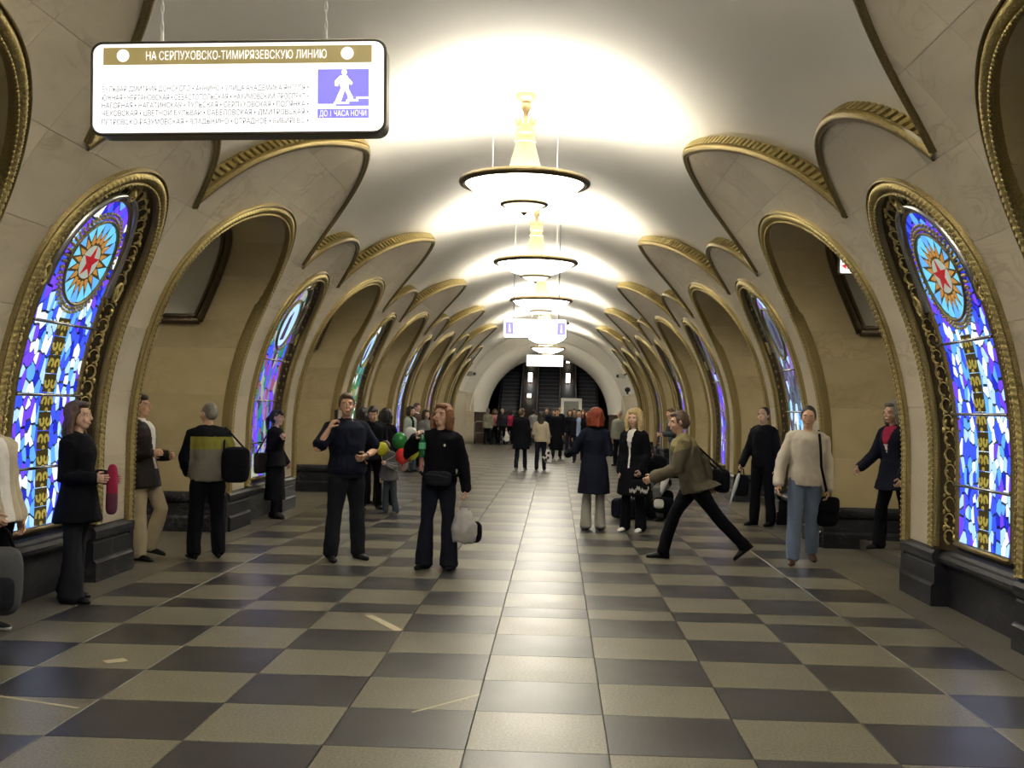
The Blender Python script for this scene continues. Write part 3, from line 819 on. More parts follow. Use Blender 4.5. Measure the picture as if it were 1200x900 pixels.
def make_escalator(xc, label):
    root = empty('escalator', (0, 0, 0)); st = MB()
    for k in range(34):
        y = YS + k*.36; z = line(y)
        st.box(xc-.5, xc+.5, y, y+.40, z-.25, z+.02)
        st.box(xc-.5, xc+.5, y-.012, y+.03, z-.01, z+.03, 1)
    tag(st.build('steps', ['step_metal', 'nosing'], root), kind='stuff')
    cp = MB(); cp.box(xc-.55, xc+.55, YS-.9, YS, .0, .025); cp.build('comb_plate', 'steel', root)
    for e in (-1, 1):
        x = xc + e*.55
        bl = MB(); v = []
        for y, z0, z1 in ((YS-1.2, 0, .85), (YS, 0, .88), (YS+14, line(YS+14)-.3, line(YS+14)+.92)):
            for dx in (-.035, .035): v += [(x+dx, y, z0), (x+dx, y, z1)]
        fs = []
        for i in range(2): b0 = i*4; fs += [(b0, b0+4, b0+5, b0+1), (b0+2, b0+3, b0+7, b0+6), (b0+1, b0+5, b0+7, b0+3)]
        fs.append((0, 1, 3, 2)); bl.add(v, fs); bl.build('balustrade', 'dark_metal', root)
        hr = MB(); pts = [(x, YS-1.0, .35)] + [(x, YS-1.2-.28*math.sin(a), .62-.28*math.cos(a)) for a in np.linspace(0, PI, 8)] + [(x, YS, .93)] + [(x, YS+14, line(YS+14)+.97)]
        hr.tube(pts, .04, 8); hr.build('handrail', 'rubber', root, True)
        tr = MB(); tr.tube([(x-e*.05, YS-1.1, .84), (x-e*.05, YS, .88), (x-e*.05, YS+14, line(YS+14)+.92)], .022, 6); tr.build('rail_trim', 'steel', root, True)
    return tag(root, label, 'escalator', 'escalators beyond the end arch')
for xc, lb in ((-1.95, 'dark escalator on the handbag man\'s side, beside the glossy left tunnel wall'), (0.0, 'dark middle escalator between the two brown lamp decks'), (1.95, 'dark escalator behind the white doorframe booth')):
    make_escalator(xc, {-1.95: 'dark escalator rising behind the man with the white carrier bag', 0.0: 'dark middle escalator between the two brown lamp decks', 1.95: 'dark escalator rising behind the white booth frame'}[xc])
emit('lamp_white', (1, .98, .95), 6.0); emit('lamp_warm', (1, .88, .7), 3.0)
for xc, sid in ((-.975, 'beside the escalator behind the white carrier bag'), (.975, 'behind the white booth frame')):
    root = empty('lamp_deck'); tag(root, 'brown panelled deck with lamps between escalators, ' + sid, 'escalator deck')
    d = MB(); v = []
    for y in (YS-.8, YS, YS+14):
        for x in (xc-.365, xc+.365): v += [(x, y, max(0, line(y)-.3)), (x, y, line(y)+.86)]
    fs = []
    for i in range(2): b0 = i*4; fs += [(b0+1, b0+5, b0+7, b0+3), (b0, b0+4, b0+5, b0+1), (b0+2, b0+3, b0+7, b0+6)]
    fs.append((0, 1, 3, 2)); d.add(v, fs); d.build('deck', 'brown_panel', root)
    for y, w_, h_, m in ((56.3, .10, .10, 'lamp_warm'), (57.75, .10, .23, 'lamp_white'), (59.6, .09, .09, 'lamp_warm')):
        if xc > 0 and y < 57: continue
        z = line(y)+.86
        q = MB(); q.tube([(xc, y, z-.02), (xc, y, z+.16)], .03, 8); q.build('lamp_stem', 'iron', root)
        q = MB(); q.box(xc-w_, xc+w_, y-.06, y+.06, z+.10, z+.10+2*h_); q.build('lamp_shade', m, root)
# white framed booth at the foot of the escalators
plain('booth_white', (.88, .88, .86), .5); m_, nt_, b_ = newmat('booth_glass'); setc(b_, (.5, .55, .5), .05); b_.inputs['Alpha'].default_value = .35
bo = empty('booth', (0, 0, 0)); tag(bo, 'small booth with a bright white square frame by the escalators', 'booth')
p0 = at_y(659, 474, 52.0); p1 = at_y(680, 474, 52.0); q = MB()
zt = 2.02
q.box(p0.x-.07, p0.x+.07, 51.9, 52.02, 0, zt); q.box(p1.x-.07, p1.x+.07, 51.9, 52.02, 0, zt); q.box(p0.x-.07, p1.x+.07, 51.9, 52.02, zt-.02, zt+.12); q.build('frame', 'booth_white', bo)
q = MB(); q.box(p0.x+.07, p1.x-.07, 51.95, 51.97, .9, zt); q.build('pane', 'booth_glass', bo); q = MB(); q.box(p0.x, p1.x, 51.94, 52.7, 0, .9); q.build('base', 'brown_panel', bo); q = MB(); q.box(p0.x, p1.x, 52.6, 52.7, .9, zt); q.build('back_panel', 'grey_plaster', bo)
# steel barrier left of the escalators
br = empty('barrier', (0, 0, 0)); tag(br, 'tubular steel barrier frame standing by the left arch base', 'barrier')
pb = on_floor(562, 520); y = 49.3; x = at_y(562, 510, y).x
q = MB(); q.tube([(x-.22, y, 0), (x-.22, y, .95), (x-.12, y, 1.0), (x+.12, y, 1.0), (x+.22, y, .95), (x+.22, y, 0)], .025, 8); q.build('frame', 'steel', br, True)
q = MB(); q.tube([(x-.22, y, .5), (x+.22, y, .5)], .02, 8); q.tube([(x-.22, y+.5, 0), (x-.22, y+.5, .5), (x+.22, y+.5, .5), (x+.22, y+.5, 0)], .02, 8); q.tube([(x-.22, y, .5), (x-.22, y+.5, .5)], .02, 8); q.tube([(x+.22, y, .5), (x+.22, y+.5, .5)], .02, 8); q.build('legs', 'steel', br, True)
# surveillance cameras on the end vault
def cctv(px, py, Y, rz, lb):
    p = at_y(px, py, Y); s = 1 if p.x > 0 else -1
    root = empty('surveillance_camera', (p.x, p.y, p.z), rz); tag(root, lb, 'camera')
    rr = math.hypot(p.x, p.z-ZC); d = Matrix.Rotation(-rz, 3, 'Z') @ Vector((p.x/rr*(RV-rr), 0, (p.z-ZC)/rr*(RV-rr)))
    q = MB(); q.tube([(0, 0, 0), d], .035, 8); q.build('bracket', 'iron', root)
    q = MB(); q.box(-.08, .08, -.26, .16, -.09, .09); q.box(-.10, .10, -.30, .18, .09, .105); q.build('housing', 'grey_plaster', root)
    q = MB(); q.tube([(0, -.26, 0), (0, -.31, 0)], .06, 12); q.build('lens', 'rubber', root)
cctv(551, 438, 48.2, .8, 'grey surveillance camera bracketed to the vault left of the end arch')
cctv(729, 441, 48.2, -.8, 'grey surveillance camera bracketed to the vault right of the end arch')
wb = MB(); p = at_y(738, 462, 49.0); root = empty('dome_camera', (p.x-.10, 49.0, 2.335)); tag(root, 'small black dome camera on top of the marble wainscot', 'camera')
q = MB(); q.tube([(0, 0, 0), (0, 0, .12)], .05, 10); q.build('stand', 'iron', root); q = MB(); q.ball((0, 0, .2), (.13, .13, .12), 12, 8); q.build('dome', 'rubber', root, True)
struct(MB().box(-4.4, 4.4, Y_BACK-.3, Y_BACK, 0, 5.6).build('wall_back', 'wall_marble'), 'marble wall closing the hall behind')

# ------------------------------------------------------------------ illuminated hanging signs
emit('sign_face', (1, 1, 1), .86); emit('sign_olive', (.30, .235, .09), .7); emit('sign_blue', (.19, .17, .80), 1.0); emit('sign_grey', (.62, .62, .70), .95); emit('sign_text_dark', (.05, .05, .06), .5)
plain('sign_frame', (.10, .09, .06), .35, .7)
def text_mesh(name, body, mat, parent, x, z, size=None, width=None, y=0.0, align='LEFT', bold=0.0):
    cu = bpy.data.curves.new('t', 'FONT'); cu.body = body; cu.size = 1.0; cu.align_x = align; cu.offset = bold
    o = bpy.data.objects.new('t', cu); COL.objects.link(o)
    dg = bpy.context.evaluated_depsgraph_get(); me = bpy.data.meshes.new_from_object(o.evaluated_get(dg)); bpy.data.objects.remove(o)
    co = [v.co.copy() for v in me.vertices]; fs = [tuple(p.vertices) for p in me.polygons]; bpy.data.meshes.remove(me)
    if not co: return None
    w0 = max(c.x for c in co)-min(c.x for c in co); sx = (width/w0) if width else size; sz = size or sx
    return mesh_obj(name, [(x + c.x*sx, y, z + c.y*sz) for c in co], fs, mat, parent)
def rounded(w2, h2, r, n=6):
    p = []
    for cx, cz, a0 in ((w2-r, h2-r, 0), (-w2+r, h2-r, PI/2), (-w2+r, -h2+r, PI), (w2-r, -h2+r, 1.5*PI)):
        for i in range(n+1): a = a0+PI/2*i/n; p.append((cx+r*math.cos(a), cz+r*math.sin(a)))
    return p
def sign_box(root, w2, h2, r, depth, face='sign_face'):
    p = rounded(w2, h2, r); n = len(p); mb = MB()
    mb.add([(x, 0, z) for x, z in p]+[(x, depth, z) for x, z in p], [tuple(range(n, 2*n))] + [(i, (i+1) % n, n+(i+1) % n, n+i) for i in range(n)]); mb.build('housing', 'sign_frame', root)
    p2 = rounded(w2-.006, h2-.006, r-.004); mb = MB(); mb.add([(x, -.004, z) for x, z in p2], [tuple(range(n-1, -1, -1))]); mb.build('lit_face', face, root)
    mb = MB(); q = p + [p[0]]; mb.tube([(x, 0, z) for x, z in q], .006, 6, 0, False); mb.build('edge_frame', 'sign_frame', root, True)
def flat(name, pts, mat, root, y):
    return mesh_obj(name, [(x, y, z) for x, z in pts], [tuple(range(len(pts)))], mat, root)
Ysg = 4.55; c4 = [at_y(x, y2, Ysg) for x, y2 in ((107, 50), (453, 47), (452, 155), (107, 159))]
ctr = sum(c4, Vector((0, 0, 0)))/4; SW, SH = .615, .192
sg = empty('hanging_sign', ctr); sg.rotation_euler = (0, -.020, 0)
tag(sg, 'large illuminated white direction sign with olive header and blue stair pictogram', 'sign')
sign_box(sg, SW, SH, .045, .11)
U = lambda u: -SW + 2*SW*u
Vv = lambda q: SH - 2*SH*q
rect = lambda u0, u1, v0, v1: [(U(u0), Vv(v1)), (U(u1), Vv(v1)), (U(u1), Vv(v0)), (U(u0), Vv(v0))]
flat('header_band', rect(.040, .955, .055, .245), 'sign_olive', sg, -.006)
text_mesh('header_text', 'НА СЕРПУХОВСКО-ТИМИРЯЗЕВСКУЮ ЛИНИЮ', 'sign_face', sg, U(.185), Vv(.195), .050, 2*SW*.615, -.008, 'LEFT', 0)
for u in (.108, .872):
    flat('line_disc', [(U(u)+.026*math.cos(a), Vv(.145)+.026*math.sin(a)) for a in np.linspace(0, 2*PI, 25)[:-1]], 'sign_face', sg, -.008)
    text_mesh('line_number', '9', 'sign_olive' if u < .5 else 'sign_grey', sg, U(u)-.006, Vv(.17), .02, None, -.010)
LINES = ['БУЛЬВАР ДМИТРИЯ ДОНСКОГО • АННИНО • УЛИЦА АКАДЕМИКА ЯНГЕЛЯ •', 'ЮЖНАЯ • ЧЕРТАНОВСКАЯ • СЕВАСТОПОЛЬСКАЯ • НАХИМОВСКИЙ ПРОСПЕКТ •', 'НАГОРНАЯ • НАГАТИНСКАЯ • ТУЛЬСКАЯ • СЕРПУХОВСКАЯ • ПОЛЯНКА •', 'ЧЕХОВСКАЯ • ЦВЕТНОЙ БУЛЬВАР • САВЕЛОВСКАЯ • ДМИТРОВСКАЯ •', 'ПЕТРОВСКО-РАЗУМОВСКАЯ • ВЛАДЫКИНО • ОТРАДНОЕ • БИБИРЕВО •']
for i, (s, q) in enumerate(zip(LINES, (.535, .63, .715, .80, .895))):
    cut = 6 if i in (0, 4) else (2 if i in (1, 2, 3) else 0)
    a = text_mesh('station_line', s, 'sign_text_dark', sg, U(.035), Vv(q), .032, 2*SW*.705, -.006)
    w_full = 2*SW*.705
text_mesh('caption_line', 'ПЕРЕХОД НА СТАНЦИЮ', 'sign_grey', sg, U(.30), Vv(.37), .024, 2*SW*.22, -.006)
flat('pictogram_panel', rect(.772, .945, .315, .715), 'sign_blue', sg, -.006); flat('caption_panel', rect(.772, .945, .745, .845), 'sign_blue', sg, -.006)
text_mesh('caption_text', 'ДО 1 ЧАСА НОЧИ', 'sign_face', sg, U(.778), Vv(.825), .034, 2*SW*.158, -.008, 'LEFT', 0)
PX = lambda x: U(.772 + .173*x); PZ = lambda z: Vv(.715 - .40*z)
pp = lambda L: [(PX(x), PZ(z)) for x, z in L]
flat('pictogram_head', [(PX(.52)+.0115*math.cos(a), PZ(.91)+.0125*math.sin(a)) for a in np.linspace(0, 2*PI, 17)[:-1]], 'sign_face', sg, -.008)
flat('pictogram_body', pp([(.44, .82), (.58, .82), (.62, .66), (.60, .46), (.46, .46), (.42, .62)][::-1]), 'sign_face', sg, -.008)
flat('pictogram_arm', pp([(.44, .82), (.34, .68), (.34, .54), (.40, .53), (.41, .62), (.48, .72)]), 'sign_face', sg, -.0085)
flat('pictogram_arm', pp([(.57, .81), (.69, .62), (.66, .56), (.60, .62), (.54, .70)]), 'sign_face', sg, -.0085)
flat('pictogram_leg', pp([(.46, .50), (.55, .50), (.46, .12), (.34, .12)]), 'sign_face', sg, -.0085)
flat('pictogram_leg', pp([(.51, .50), (.60, .48), (.69, .24), (.70, .17), (.60, .17), (.58, .30)]), 'sign_face', sg, -.0085)
flat('pictogram_stairs', pp([(.0, .0), (.36, .0), (.36, .05), (.62, .05), (.62, .12), (.80, .12), (.80, .19), (1, .19), (1, .24), (.76, .24), (.76, .175), (.56, .175), (.56, .105), (.32, .105), (.32, .055), (.0, .055)]), 'sign_face', sg, -.009)
for px in (186, 380):
    p = at_y(px, 48, Ysg) - ctr; q = MB(); q.tube([(p.x, .05, SH-.01), (p.x, .05, SH+.062)], .008, 8); q.build('socket', 'booth_white', sg)
    q = MB(); z = SH+.055; ztop = ZC + math.sqrt(RV**2-(p.x+ctr.x)**2) - ctr.z
    while z < ztop:
        ch = [(p.x+.006*math.sin(a)*(1 if int((z-SH)/.04) % 2 else 0), .05+.006*math.sin(a)*(0 if int((z-SH)/.04) % 2 else 1), z+.024+.026*math.cos(a)) for a in np.linspace(0, 2*PI, 9)]
        q.tube(ch, .0022, 4, 0, False); z += .040
    q.build('chain', 'booth_white', sg, True)
def small_sign(Y, x0, x1, y0, y1, lb, wires):
    a = at_y(x0, y0, Y); c = at_y(x1, y1, Y); ctr = (a+c)/2; w2, h2 = (c.x-a.x)/2, (a.z-c.z)/2
    root = empty('hanging_sign', ctr); tag(root, lb, 'sign'); sign_box(root, w2, h2, .03, .12)
    for wx in wires:
        zt = ZC + math.sqrt(RV**2-(ctr.x+wx*w2)**2) - ctr.z; q = MB(); q.tube([(wx*w2, .06, h2-.01), (wx*w2, .06, zt)], .008, 6); q.build('hanger', 'iron', root)
    return root, w2, h2
r2, w2, h2 = small_sign(21.0, 590, 664, 373, 397, 'smaller lit white sign with two blue squares hung between chandeliers', (-.68, .74))
for e, a0, a1 in ((-1, -.93, -.68), (1, .70, .95)):
    flat('blue_square', [(a0*w2, -.6*h2), (a1*w2, -.6*h2), (a1*w2, .62*h2), (a0*w2, .62*h2)], 'sign_blue', r2, -.007)
    flat('figure', [((a0*.6+a1*.4)*w2, -.4*h2), ((a0*.35+a1*.65)*w2, -.4*h2), ((a0*.45+a1*.55)*w2, .4*h2), ((a0*.55+a1*.45)*w2, .4*h2)], 'sign_face', r2, -.009)
small_sign(36.0, 617, 660, 415.5, 430, 'small plain lit white sign hung on one dark rod far down the hall', (-.42,))
# lit sign inside the nearest passage on the right
a = at_y(984, 292, 12.5); c = at_y(1003, 321, 12.5)
ps = empty('passage_sign', ((a.x+.30), 12.5, (a.z+c.z)/2)); tag(ps, 'lit white sign with red arrow hanging inside the passage', 'sign')
hh = (a.z-c.z)/2; sign_box(ps, .30, hh, .02, .08); emit('sign_red', (.7, .02, .05), 1.0)
flat('red_arrow', [(-.28, -.05), (-.22, -.02), (-.23, -.035), (-.16, -.01), (-.17, -.06), (-.23, -.06), (-.22, -.09)], 'sign_red', ps, -.007)
q = MB(); q.tube([(0, .04, hh-.01), (0, .04, 3.98-(a.z+c.z)/2)], .01, 6); q.build('hanger', 'iron', ps)
# ------------------------------------------------------------------ people
from mathutils import noise as mnoise
def cloth(name, col, rough=.85, amt=.18): plain(name, col, rough, 0, .12, amt, 9, .25, 120)
plain('skin', (.55, .33, .22), .55, 0, .4, .08, 30); plain('skin_pale', (.62, .40, .29), .55, 0, .4, .08, 30)
plain('eye_white', (.75, .73, .70), .3); plain('iris', (.03, .02, .015), .2); plain('lips', (.42, .16, .13), .5)
for nm, c in {'black': (.0045, .0045, .007), 'navy': (.008, .010, .020), 'charcoal': (.014, .015, .019), 'dark_denim': (.011, .013, .021), 'jeans': (.13, .17, .25), 'khaki': (.38, .32, .21),
              'leather': (.018, .014, .013), 'beige': (.46, .40, .29), 'cream': (.55, .50, .41), 'white_cloth': (.72, .70, .66), 'grey_cloth': (.15, .15, .145), 'grey_trousers': (.30, .29, .26), 'sweater_grey': (.16, .15, .12), 'olive': (.20, .19, .035),
              'olive_jacket': (.10, .085, .058), 'olive_pale': (.19, .16, .075), 'moss': (.17, .17, .13), 'denim_jacket': (.06, .075, .09), 'red_cloth': (.28, .02, .055), 'brown_cloth': (.10, .06, .04), 'shoe_black': (.008, .008, .009), 'shoe_brown': (.05, .025, .018), 'mint': (.35, .42, .38), 'blue_shirt': (.22, .28, .42), 'pinkish': (.40, .16, .16), 'sole_white': (.6, .6, .58)}.items():
    cloth(nm, c, .45 if nm in ('leather', 'shoe_black', 'shoe_brown') else .85)
for nm, c in {'hair_black': (.008, .007, .007), 'hair_dark': (.022, .015, .011), 'hair_brown': (.10, .06, .033), 'hair_auburn': (.20, .085, .035), 'hair_red': (.20, .035, .012), 'hair_blond': (.50, .37, .17), 'hair_grey': (.16, .145, .12), 'hair_silver': (.42, .40, .36)}.items():
    plain(nm, c, .5, 0, .4, .35, 60, .4, 150)

def ring_loft(rings, n=16):
    """closed loft: rings = [(centre, rx, ry, axis_x, axis_y)] with rounded caps"""
    v = []; f = []
    def ring(c, rx, ry, ax, ay):
        for k in range(n):
            a = 2*PI*k/n; v.append(c + ax*(rx*math.cos(a)) + ay*(ry*math.sin(a)))
    for r in rings: ring(*r)
    m = len(rings)
    for i in range(m-1):
        for k in range(n):
            k2 = (k+1) % n; f.append((i*n+k, i*n+k2, (i+1)*n+k2, (i+1)*n+k))
    for i, sgn in ((0, 1), (m-1, -1)):
        v.append(rings[i][0]); c = len(v)-1
        for k in range(n):
            k2 = (k+1) % n; f.append((i*n+k2, i*n+k, c) if sgn > 0 else (i*n+k, i*n+k2, c))
    return v, f
def limb(mb, pts, rad, side=Vector((1, 0, 0)), n=14, cap=True):
    """tapered limb through points; rad = r or (rx, ry); ends rounded"""
    P = [Vector(p) for p in pts]; R2 = [(r, r) if not isinstance(r, (tuple, list)) else r for r in rad]
    rings = []
    for i, p in enumerate(P):
        t = (P[min(i+1, len(P)-1)]-P[max(i-1, 0)]); t = t.normalized() if t.length > 1e-6 else Vector((0, 0, 1))
        ax = side - t*side.dot(t); ax = ax.normalized() if ax.length > .05 else t.orthogonal().normalized(); ay = t.cross(ax)
        rings.append((p, R2[i][0], R2[i][1], ax, ay))
    if cap:
        c0, rx, ry, ax, ay = rings[0]; t = (P[0]-P[1]).normalized(); rr = min(rx, ry)
        rings = [(c0+t*rr*.5, rx*.6, ry*.6, ax, ay)] + rings
        c1, rx, ry, ax, ay = rings[-1]; t = (P[-1]-P[-2]).normalized(); rr = min(rx, ry)
        rings.append((c1+t*rr*.5, rx*.6, ry*.6, ax, ay))
    mb.add(*ring_loft(rings, n))
TMP = bpy.data.scenes.new('tmp')
def remesh(mb, voxel, smooth=3, fold=0.0, fscale=9.0, seed=0.0):
    """union of the collected closed shapes as one continuous skin -> (verts, faces)"""
    me = bpy.data.meshes.new('tmp'); me.from_pydata([tuple(v) for v in mb.v], [], mb.f)
    o = bpy.data.objects.new('tmp', me); TMP.collection.objects.link(o)
    m = o.modifiers.new('r', 'REMESH'); m.mode = 'VOXEL'; m.voxel_size = voxel; m.adaptivity = 0
    if smooth:
        s = o.modifiers.new('s', 'SMOOTH'); s.factor = .5; s.iterations = smooth
    with bpy.context.temp_override(scene=TMP, view_layer=TMP.view_layers[0]): dg = bpy.context.evaluated_depsgraph_get()
    ev = o.evaluated_get(dg); em = ev.to_mesh()
    nv = len(em.vertices); co = np.empty(nv*3, 'f'); em.vertices.foreach_get('co', co); co = co.reshape(-1, 3)
    if fold:
        nr = np.empty(nv*3, 'f'); em.vertices.foreach_get('normal', nr); nr = nr.reshape(-1, 3)
        d = np.array([mnoise.noise((c[0]*fscale+seed, c[1]*fscale, c[2]*fscale*.7)) + .5*mnoise.noise((c[0]*fscale*2.3, c[1]*fscale*2.3+seed, c[2]*fscale*1.5)) for c in co])
        co = co + nr*(d*fold)[:, None]
    faces = [tuple(p.vertices) for p in em.polygons]
    ev.to_mesh_clear(); bpy.data.objects.remove(o); bpy.data.meshes.remove(me)
    return co, faces
V = Vector
def rot_to(pitch=0, yaw=0, side=0):
    return Matrix.Rotation(math.radians(yaw), 3, 'Z') @ Matrix.Rotation(math.radians(side), 3, 'Y') @ Matrix.Rotation(math.radians(pitch), 3, 'X')
GRIP = dict(curl=1.15)
def person(loc, H, rot, label, lod=2, sex='m', lean=0, side=0, twist=0, head=(0, 0), legR=(0, 4, 2, 8), legL=(0, 4, 2, 8), armR=((-.12, .02, -1), (-.04, -.12, -1)), armL=((.12, .02, -1), (.04, -.12, -1)),
           curlR=.55, curlL=.55, top=None, coat=None, bottom=None, hair=('short', 'hair_dark'), skin='skin', shoes='shoe_black', girth=1.0, group=None, seated=False, paint=None, extra=None, footpitch=(0, 0)):
    """body = one continuous skin; hair and clothing are its children. Local frame: faces -y, right hand at -x"""
    k = H/1.785; fem = sex == 'f'; vox = {2: .012, 1: .017, 0: .026}[lod]
    sh_w = (.150 if fem else .172)*k*(.5+.5*girth); hip_w = .088*k
    L1, L2 = .43*k, .415*k; U1, U2 = .295*k, .255*k
    # legs
    def leg(sg, a):
        sw, sp, fl, fy = a
        d1 = V((sg*math.sin(math.radians(sp)), -math.sin(math.radians(sw)), -math.cos(math.radians(sw))*math.cos(math.radians(sp)))).normalized()
        b = sw-fl; d2 = V((sg*math.sin(math.radians(sp))*.7, -math.sin(math.radians(b)), -math.cos(math.radians(b)))).normalized()
        h = V((sg*hip_w, 0, 0)); kn = h+d1*L1; an = kn+d2*L2
        return h, kn, an, fy
    lr, ll = leg(-1, legR), leg(1, legL)
    drop = min(lr[2].z - .085*k*(1 if footpitch[0] > -5 else 1.0), ll[2].z - .085*k)
    # a foot on its toe stands higher at the ankle
    for a, fp in ((lr, footpitch[0]), (ll, footpitch[1])):
        if fp > 5: drop = min(drop, 9) if a[2].z - .085*k > drop + .02 else drop
    base = V((0, 0, -drop))
    lr = [q+base if isinstance(q, Vector) else q for q in lr]; ll = [q+base if isinstance(q, Vector) else q for q in ll]
    pel = base + V((0, 0, .02*k))
    RT = rot_to(lean, twist, side)
    tor = lambda x, y, z: pel + RT @ V((x*k, y*k, (z-.94)*k))        # torso points given in standing metres
    sR, sL = tor(-sh_w/k, .01, 1.388), tor(sh_w/k, .01, 1.388)
    def arm(s, a):
        u = (RT @ V(a[0])).normalized(); f2 = (RT @ V(a[1])).normalized(); e = s+u*U1; w2 = e+f2*U2
        return s, e, w2, f2
    aR, aL = arm(sR, armR), arm(sL, armL)
    HN = tor(0, -.008, 1.488); HR = RT @ rot_to(head[1], head[0])
    hd = lambda x, y, z: HN + HR @ V((x*k*1.05, y*k*1.05, (z-1.50)*k*1.05))
    g = girth
    TZ = [(.86, .150, .105), (.95, .165, .118), (1.02, .155, .112), (1.10, .142, .104), (1.20, .155, .112), (1.31, .172, .120), (1.39, .170, .108), (1.435, .120, .082), (1.475, .066, .060)]
    if fem: TZ = [(.86, .155, .110), (.95, .168, .118), (1.02, .148, .105), (1.10, .125, .092), (1.20, .136, .105), (1.30, .152, .122), (1.39, .148, .096), (1.435, .104, .072), (1.475, .054, .052)]
    def torso(mb, z0, z1, infl, extra_rings=None):
        rr = [(z, rx, ry) for z, rx, ry in TZ if z0 <= z <= z1]
        zs = [q[0] for q in TZ]
        def at(z): return (z, float(np.interp(z, zs, [q[1] for q in TZ])), float(np.interp(z, zs, [q[2] for q in TZ])))
        if not rr or rr[0][0] > z0+.01: rr = [at(max(z0, .86))] + rr
        if rr[-1][0] < z1-.01: rr.append(at(z1))
        ax, ay = RT @ V((1, 0, 0)), RT @ V((0, 1, 0))
        rings = [(tor(0, 0, z), (rx*g+infl)*k, (ry*g*(1.0 if z > 1.2 else g)+infl)*k, ax, ay) for z, rx, ry in rr]
        mb.add(*ring_loft(rings, 20))
    X = RT @ V((1, 0, 0))
    # ---- body: hidden trunk and limbs, head with face, hands with five fingers
    mb = MB(); torso(mb, .86, 1.475, -.014)
    for h, kn, an, fy in (lr, ll): limb(mb, [h, h.lerp(kn, .5), kn, kn.lerp(an, .35), an], [.078*k, .068*k, .052*k, .052*k, .036*k])
    for s, e, w2, f2 in (aR, aL):
        limb(mb, [s.lerp(tor(0, .01, 1.42), .35), s, s.lerp(e, .5), e, e.lerp(w2, .35), w2], [.045*k, .046*k, .042*k*g, .036*k*g, .036*k*g, .026*k])
    limb(mb, [tor(0, .005, 1.44), HN+HR @ V((0, .0, .06*k))], [.052*k, .050*k] if not fem else [.045*k, .042*k])
    bv, bf = remesh(mb, vox*1.35, 3)
    body = MB(); body.add(bv, bf)
    hm = MB()
    limb(hm, [tor(0, .005, 1.46), HN+HR @ V((0, -.002*k, .05*k)), hd(0, .0, 1.58)], [.05*k, .05*k, .05*k] if not fem else [.042*k, .041*k, .042*k])
    def hball(x, y, z, rx, ry, rz, n=16, m=10):
        q = MB().ball((0, 0, 0), (rx*k, ry*k, rz*k), n, m); hm.add([hd(x, y, z) + HR @ V(p) for p in q.v], q.f)
    hball(0, .010, 1.650, .076, .094, .098); hball(0, -.022, 1.605, .064, .070, .078); hball(0, -.045, 1.558, .042, .040, .036)
    hball(0, -.102, 1.618, .011, .020, .020); hball(0, -.094, 1.640, .009, .014, .028); hball(0, -.088, 1.578, .026, .012, .012)
    for e in (-1, 1): hball(e*.077, .012, 1.628, .010, .018, .032); hball(e*.036, -.066, 1.606, .026, .020, .024); hball(e*.03, -.064, 1.668, .030, .018, .012)
    hv, hf = remesh(hm, {2: .0075, 1: .010, 0: .016}[lod]*max(k, .7), 2)
    body.add(hv, hf)
    def hand(s, e, w2, f2, sg, curl):
        d = f2; n = V((-sg*1.0, 0, 0)); n = RT @ n
        n = (n - d*n.dot(d)); n = n.normalized() if n.length > .1 else d.orthogonal().normalized()     # palm faces the body
        w = d.cross(n) * 1.0
        fwd = RT @ V((0, -1, 0))
        if w.dot(fwd) < 0: w = -w                      # thumb side forward
        mb2 = MB()
        limb(mb2, [w2-d*.015*k, w2+d*.03*k, w2+d*.07*k, w2+d*.09*k], [(.026*k, .018*k), (.035*k, .016*k), (.040*k, .015*k), (.036*k, .012*k)], w, 10)
        for j, (o, l) in enumerate(((.030, .072), (.010, .080), (-.011, .075), (-.031, .060))):
            p = w2 + d*(.085-.004*abs(j-1))*k + w*o*k; pts = [p-d*.02*k]; dd = d.copy(); a = 0
            for q, part in enumerate((.45, .32, .23)):
                a += curl*(.55 if q == 0 else .75); dd = (d*math.cos(a)+n*math.sin(a)).normalized(); pts.append(pts[-1 if q else 0] + dd*l*part*k + (d*.02*k if q == 0 else V((0, 0, 0))))
            limb(mb2, pts, [.0095*k, .0092*k, .0085*k, .007*k], w, 6)
        p = w2 + d*.025*k + w*.030*k; q = p + (d*.55+w*.55+n*.35).normalized()*.040*k; r = q + (d*.9+n*.5*(1+curl)).normalized()*.034*k
        limb(mb2, [p-w*.01*k, q, r], [.012*k, .0105*k, .008*k], n, 6)
        body.add(mb2.v, mb2.f)
        return w2 + d*.085*k + n*.02*k
    gR = hand(*aR, -1, curlR); gL = hand(*aL, 1, curlL)
    root = body.build('person', skin, None, True); root.location = loc; root.rotation_euler = (0, 0, math.radians(rot))
    tag(root, label, 'person', group)
    def child(name, geo, mat, parts=None, smooth=True):
        if parts:
            mats = [mat] + [m for _, m in parts]; mi = []
            for fc in geo[1]:
                c = sum((V(geo[0][i]) for i in fc), V((0, 0, 0)))/len(fc); c2 = RT.transposed() @ (c-pel); q = V((c2.x/k, c2.y/k, c2.z/k+.94)); m = 0
                for j, (fn, _) in enumerate(parts):
                    if fn(q): m = j+1
                mi.append(m)
            return mesh_obj(name, geo[0], geo[1], mats, root, smooth, mi)
        return mesh_obj(name, geo[0], geo[1], mat, root, smooth)
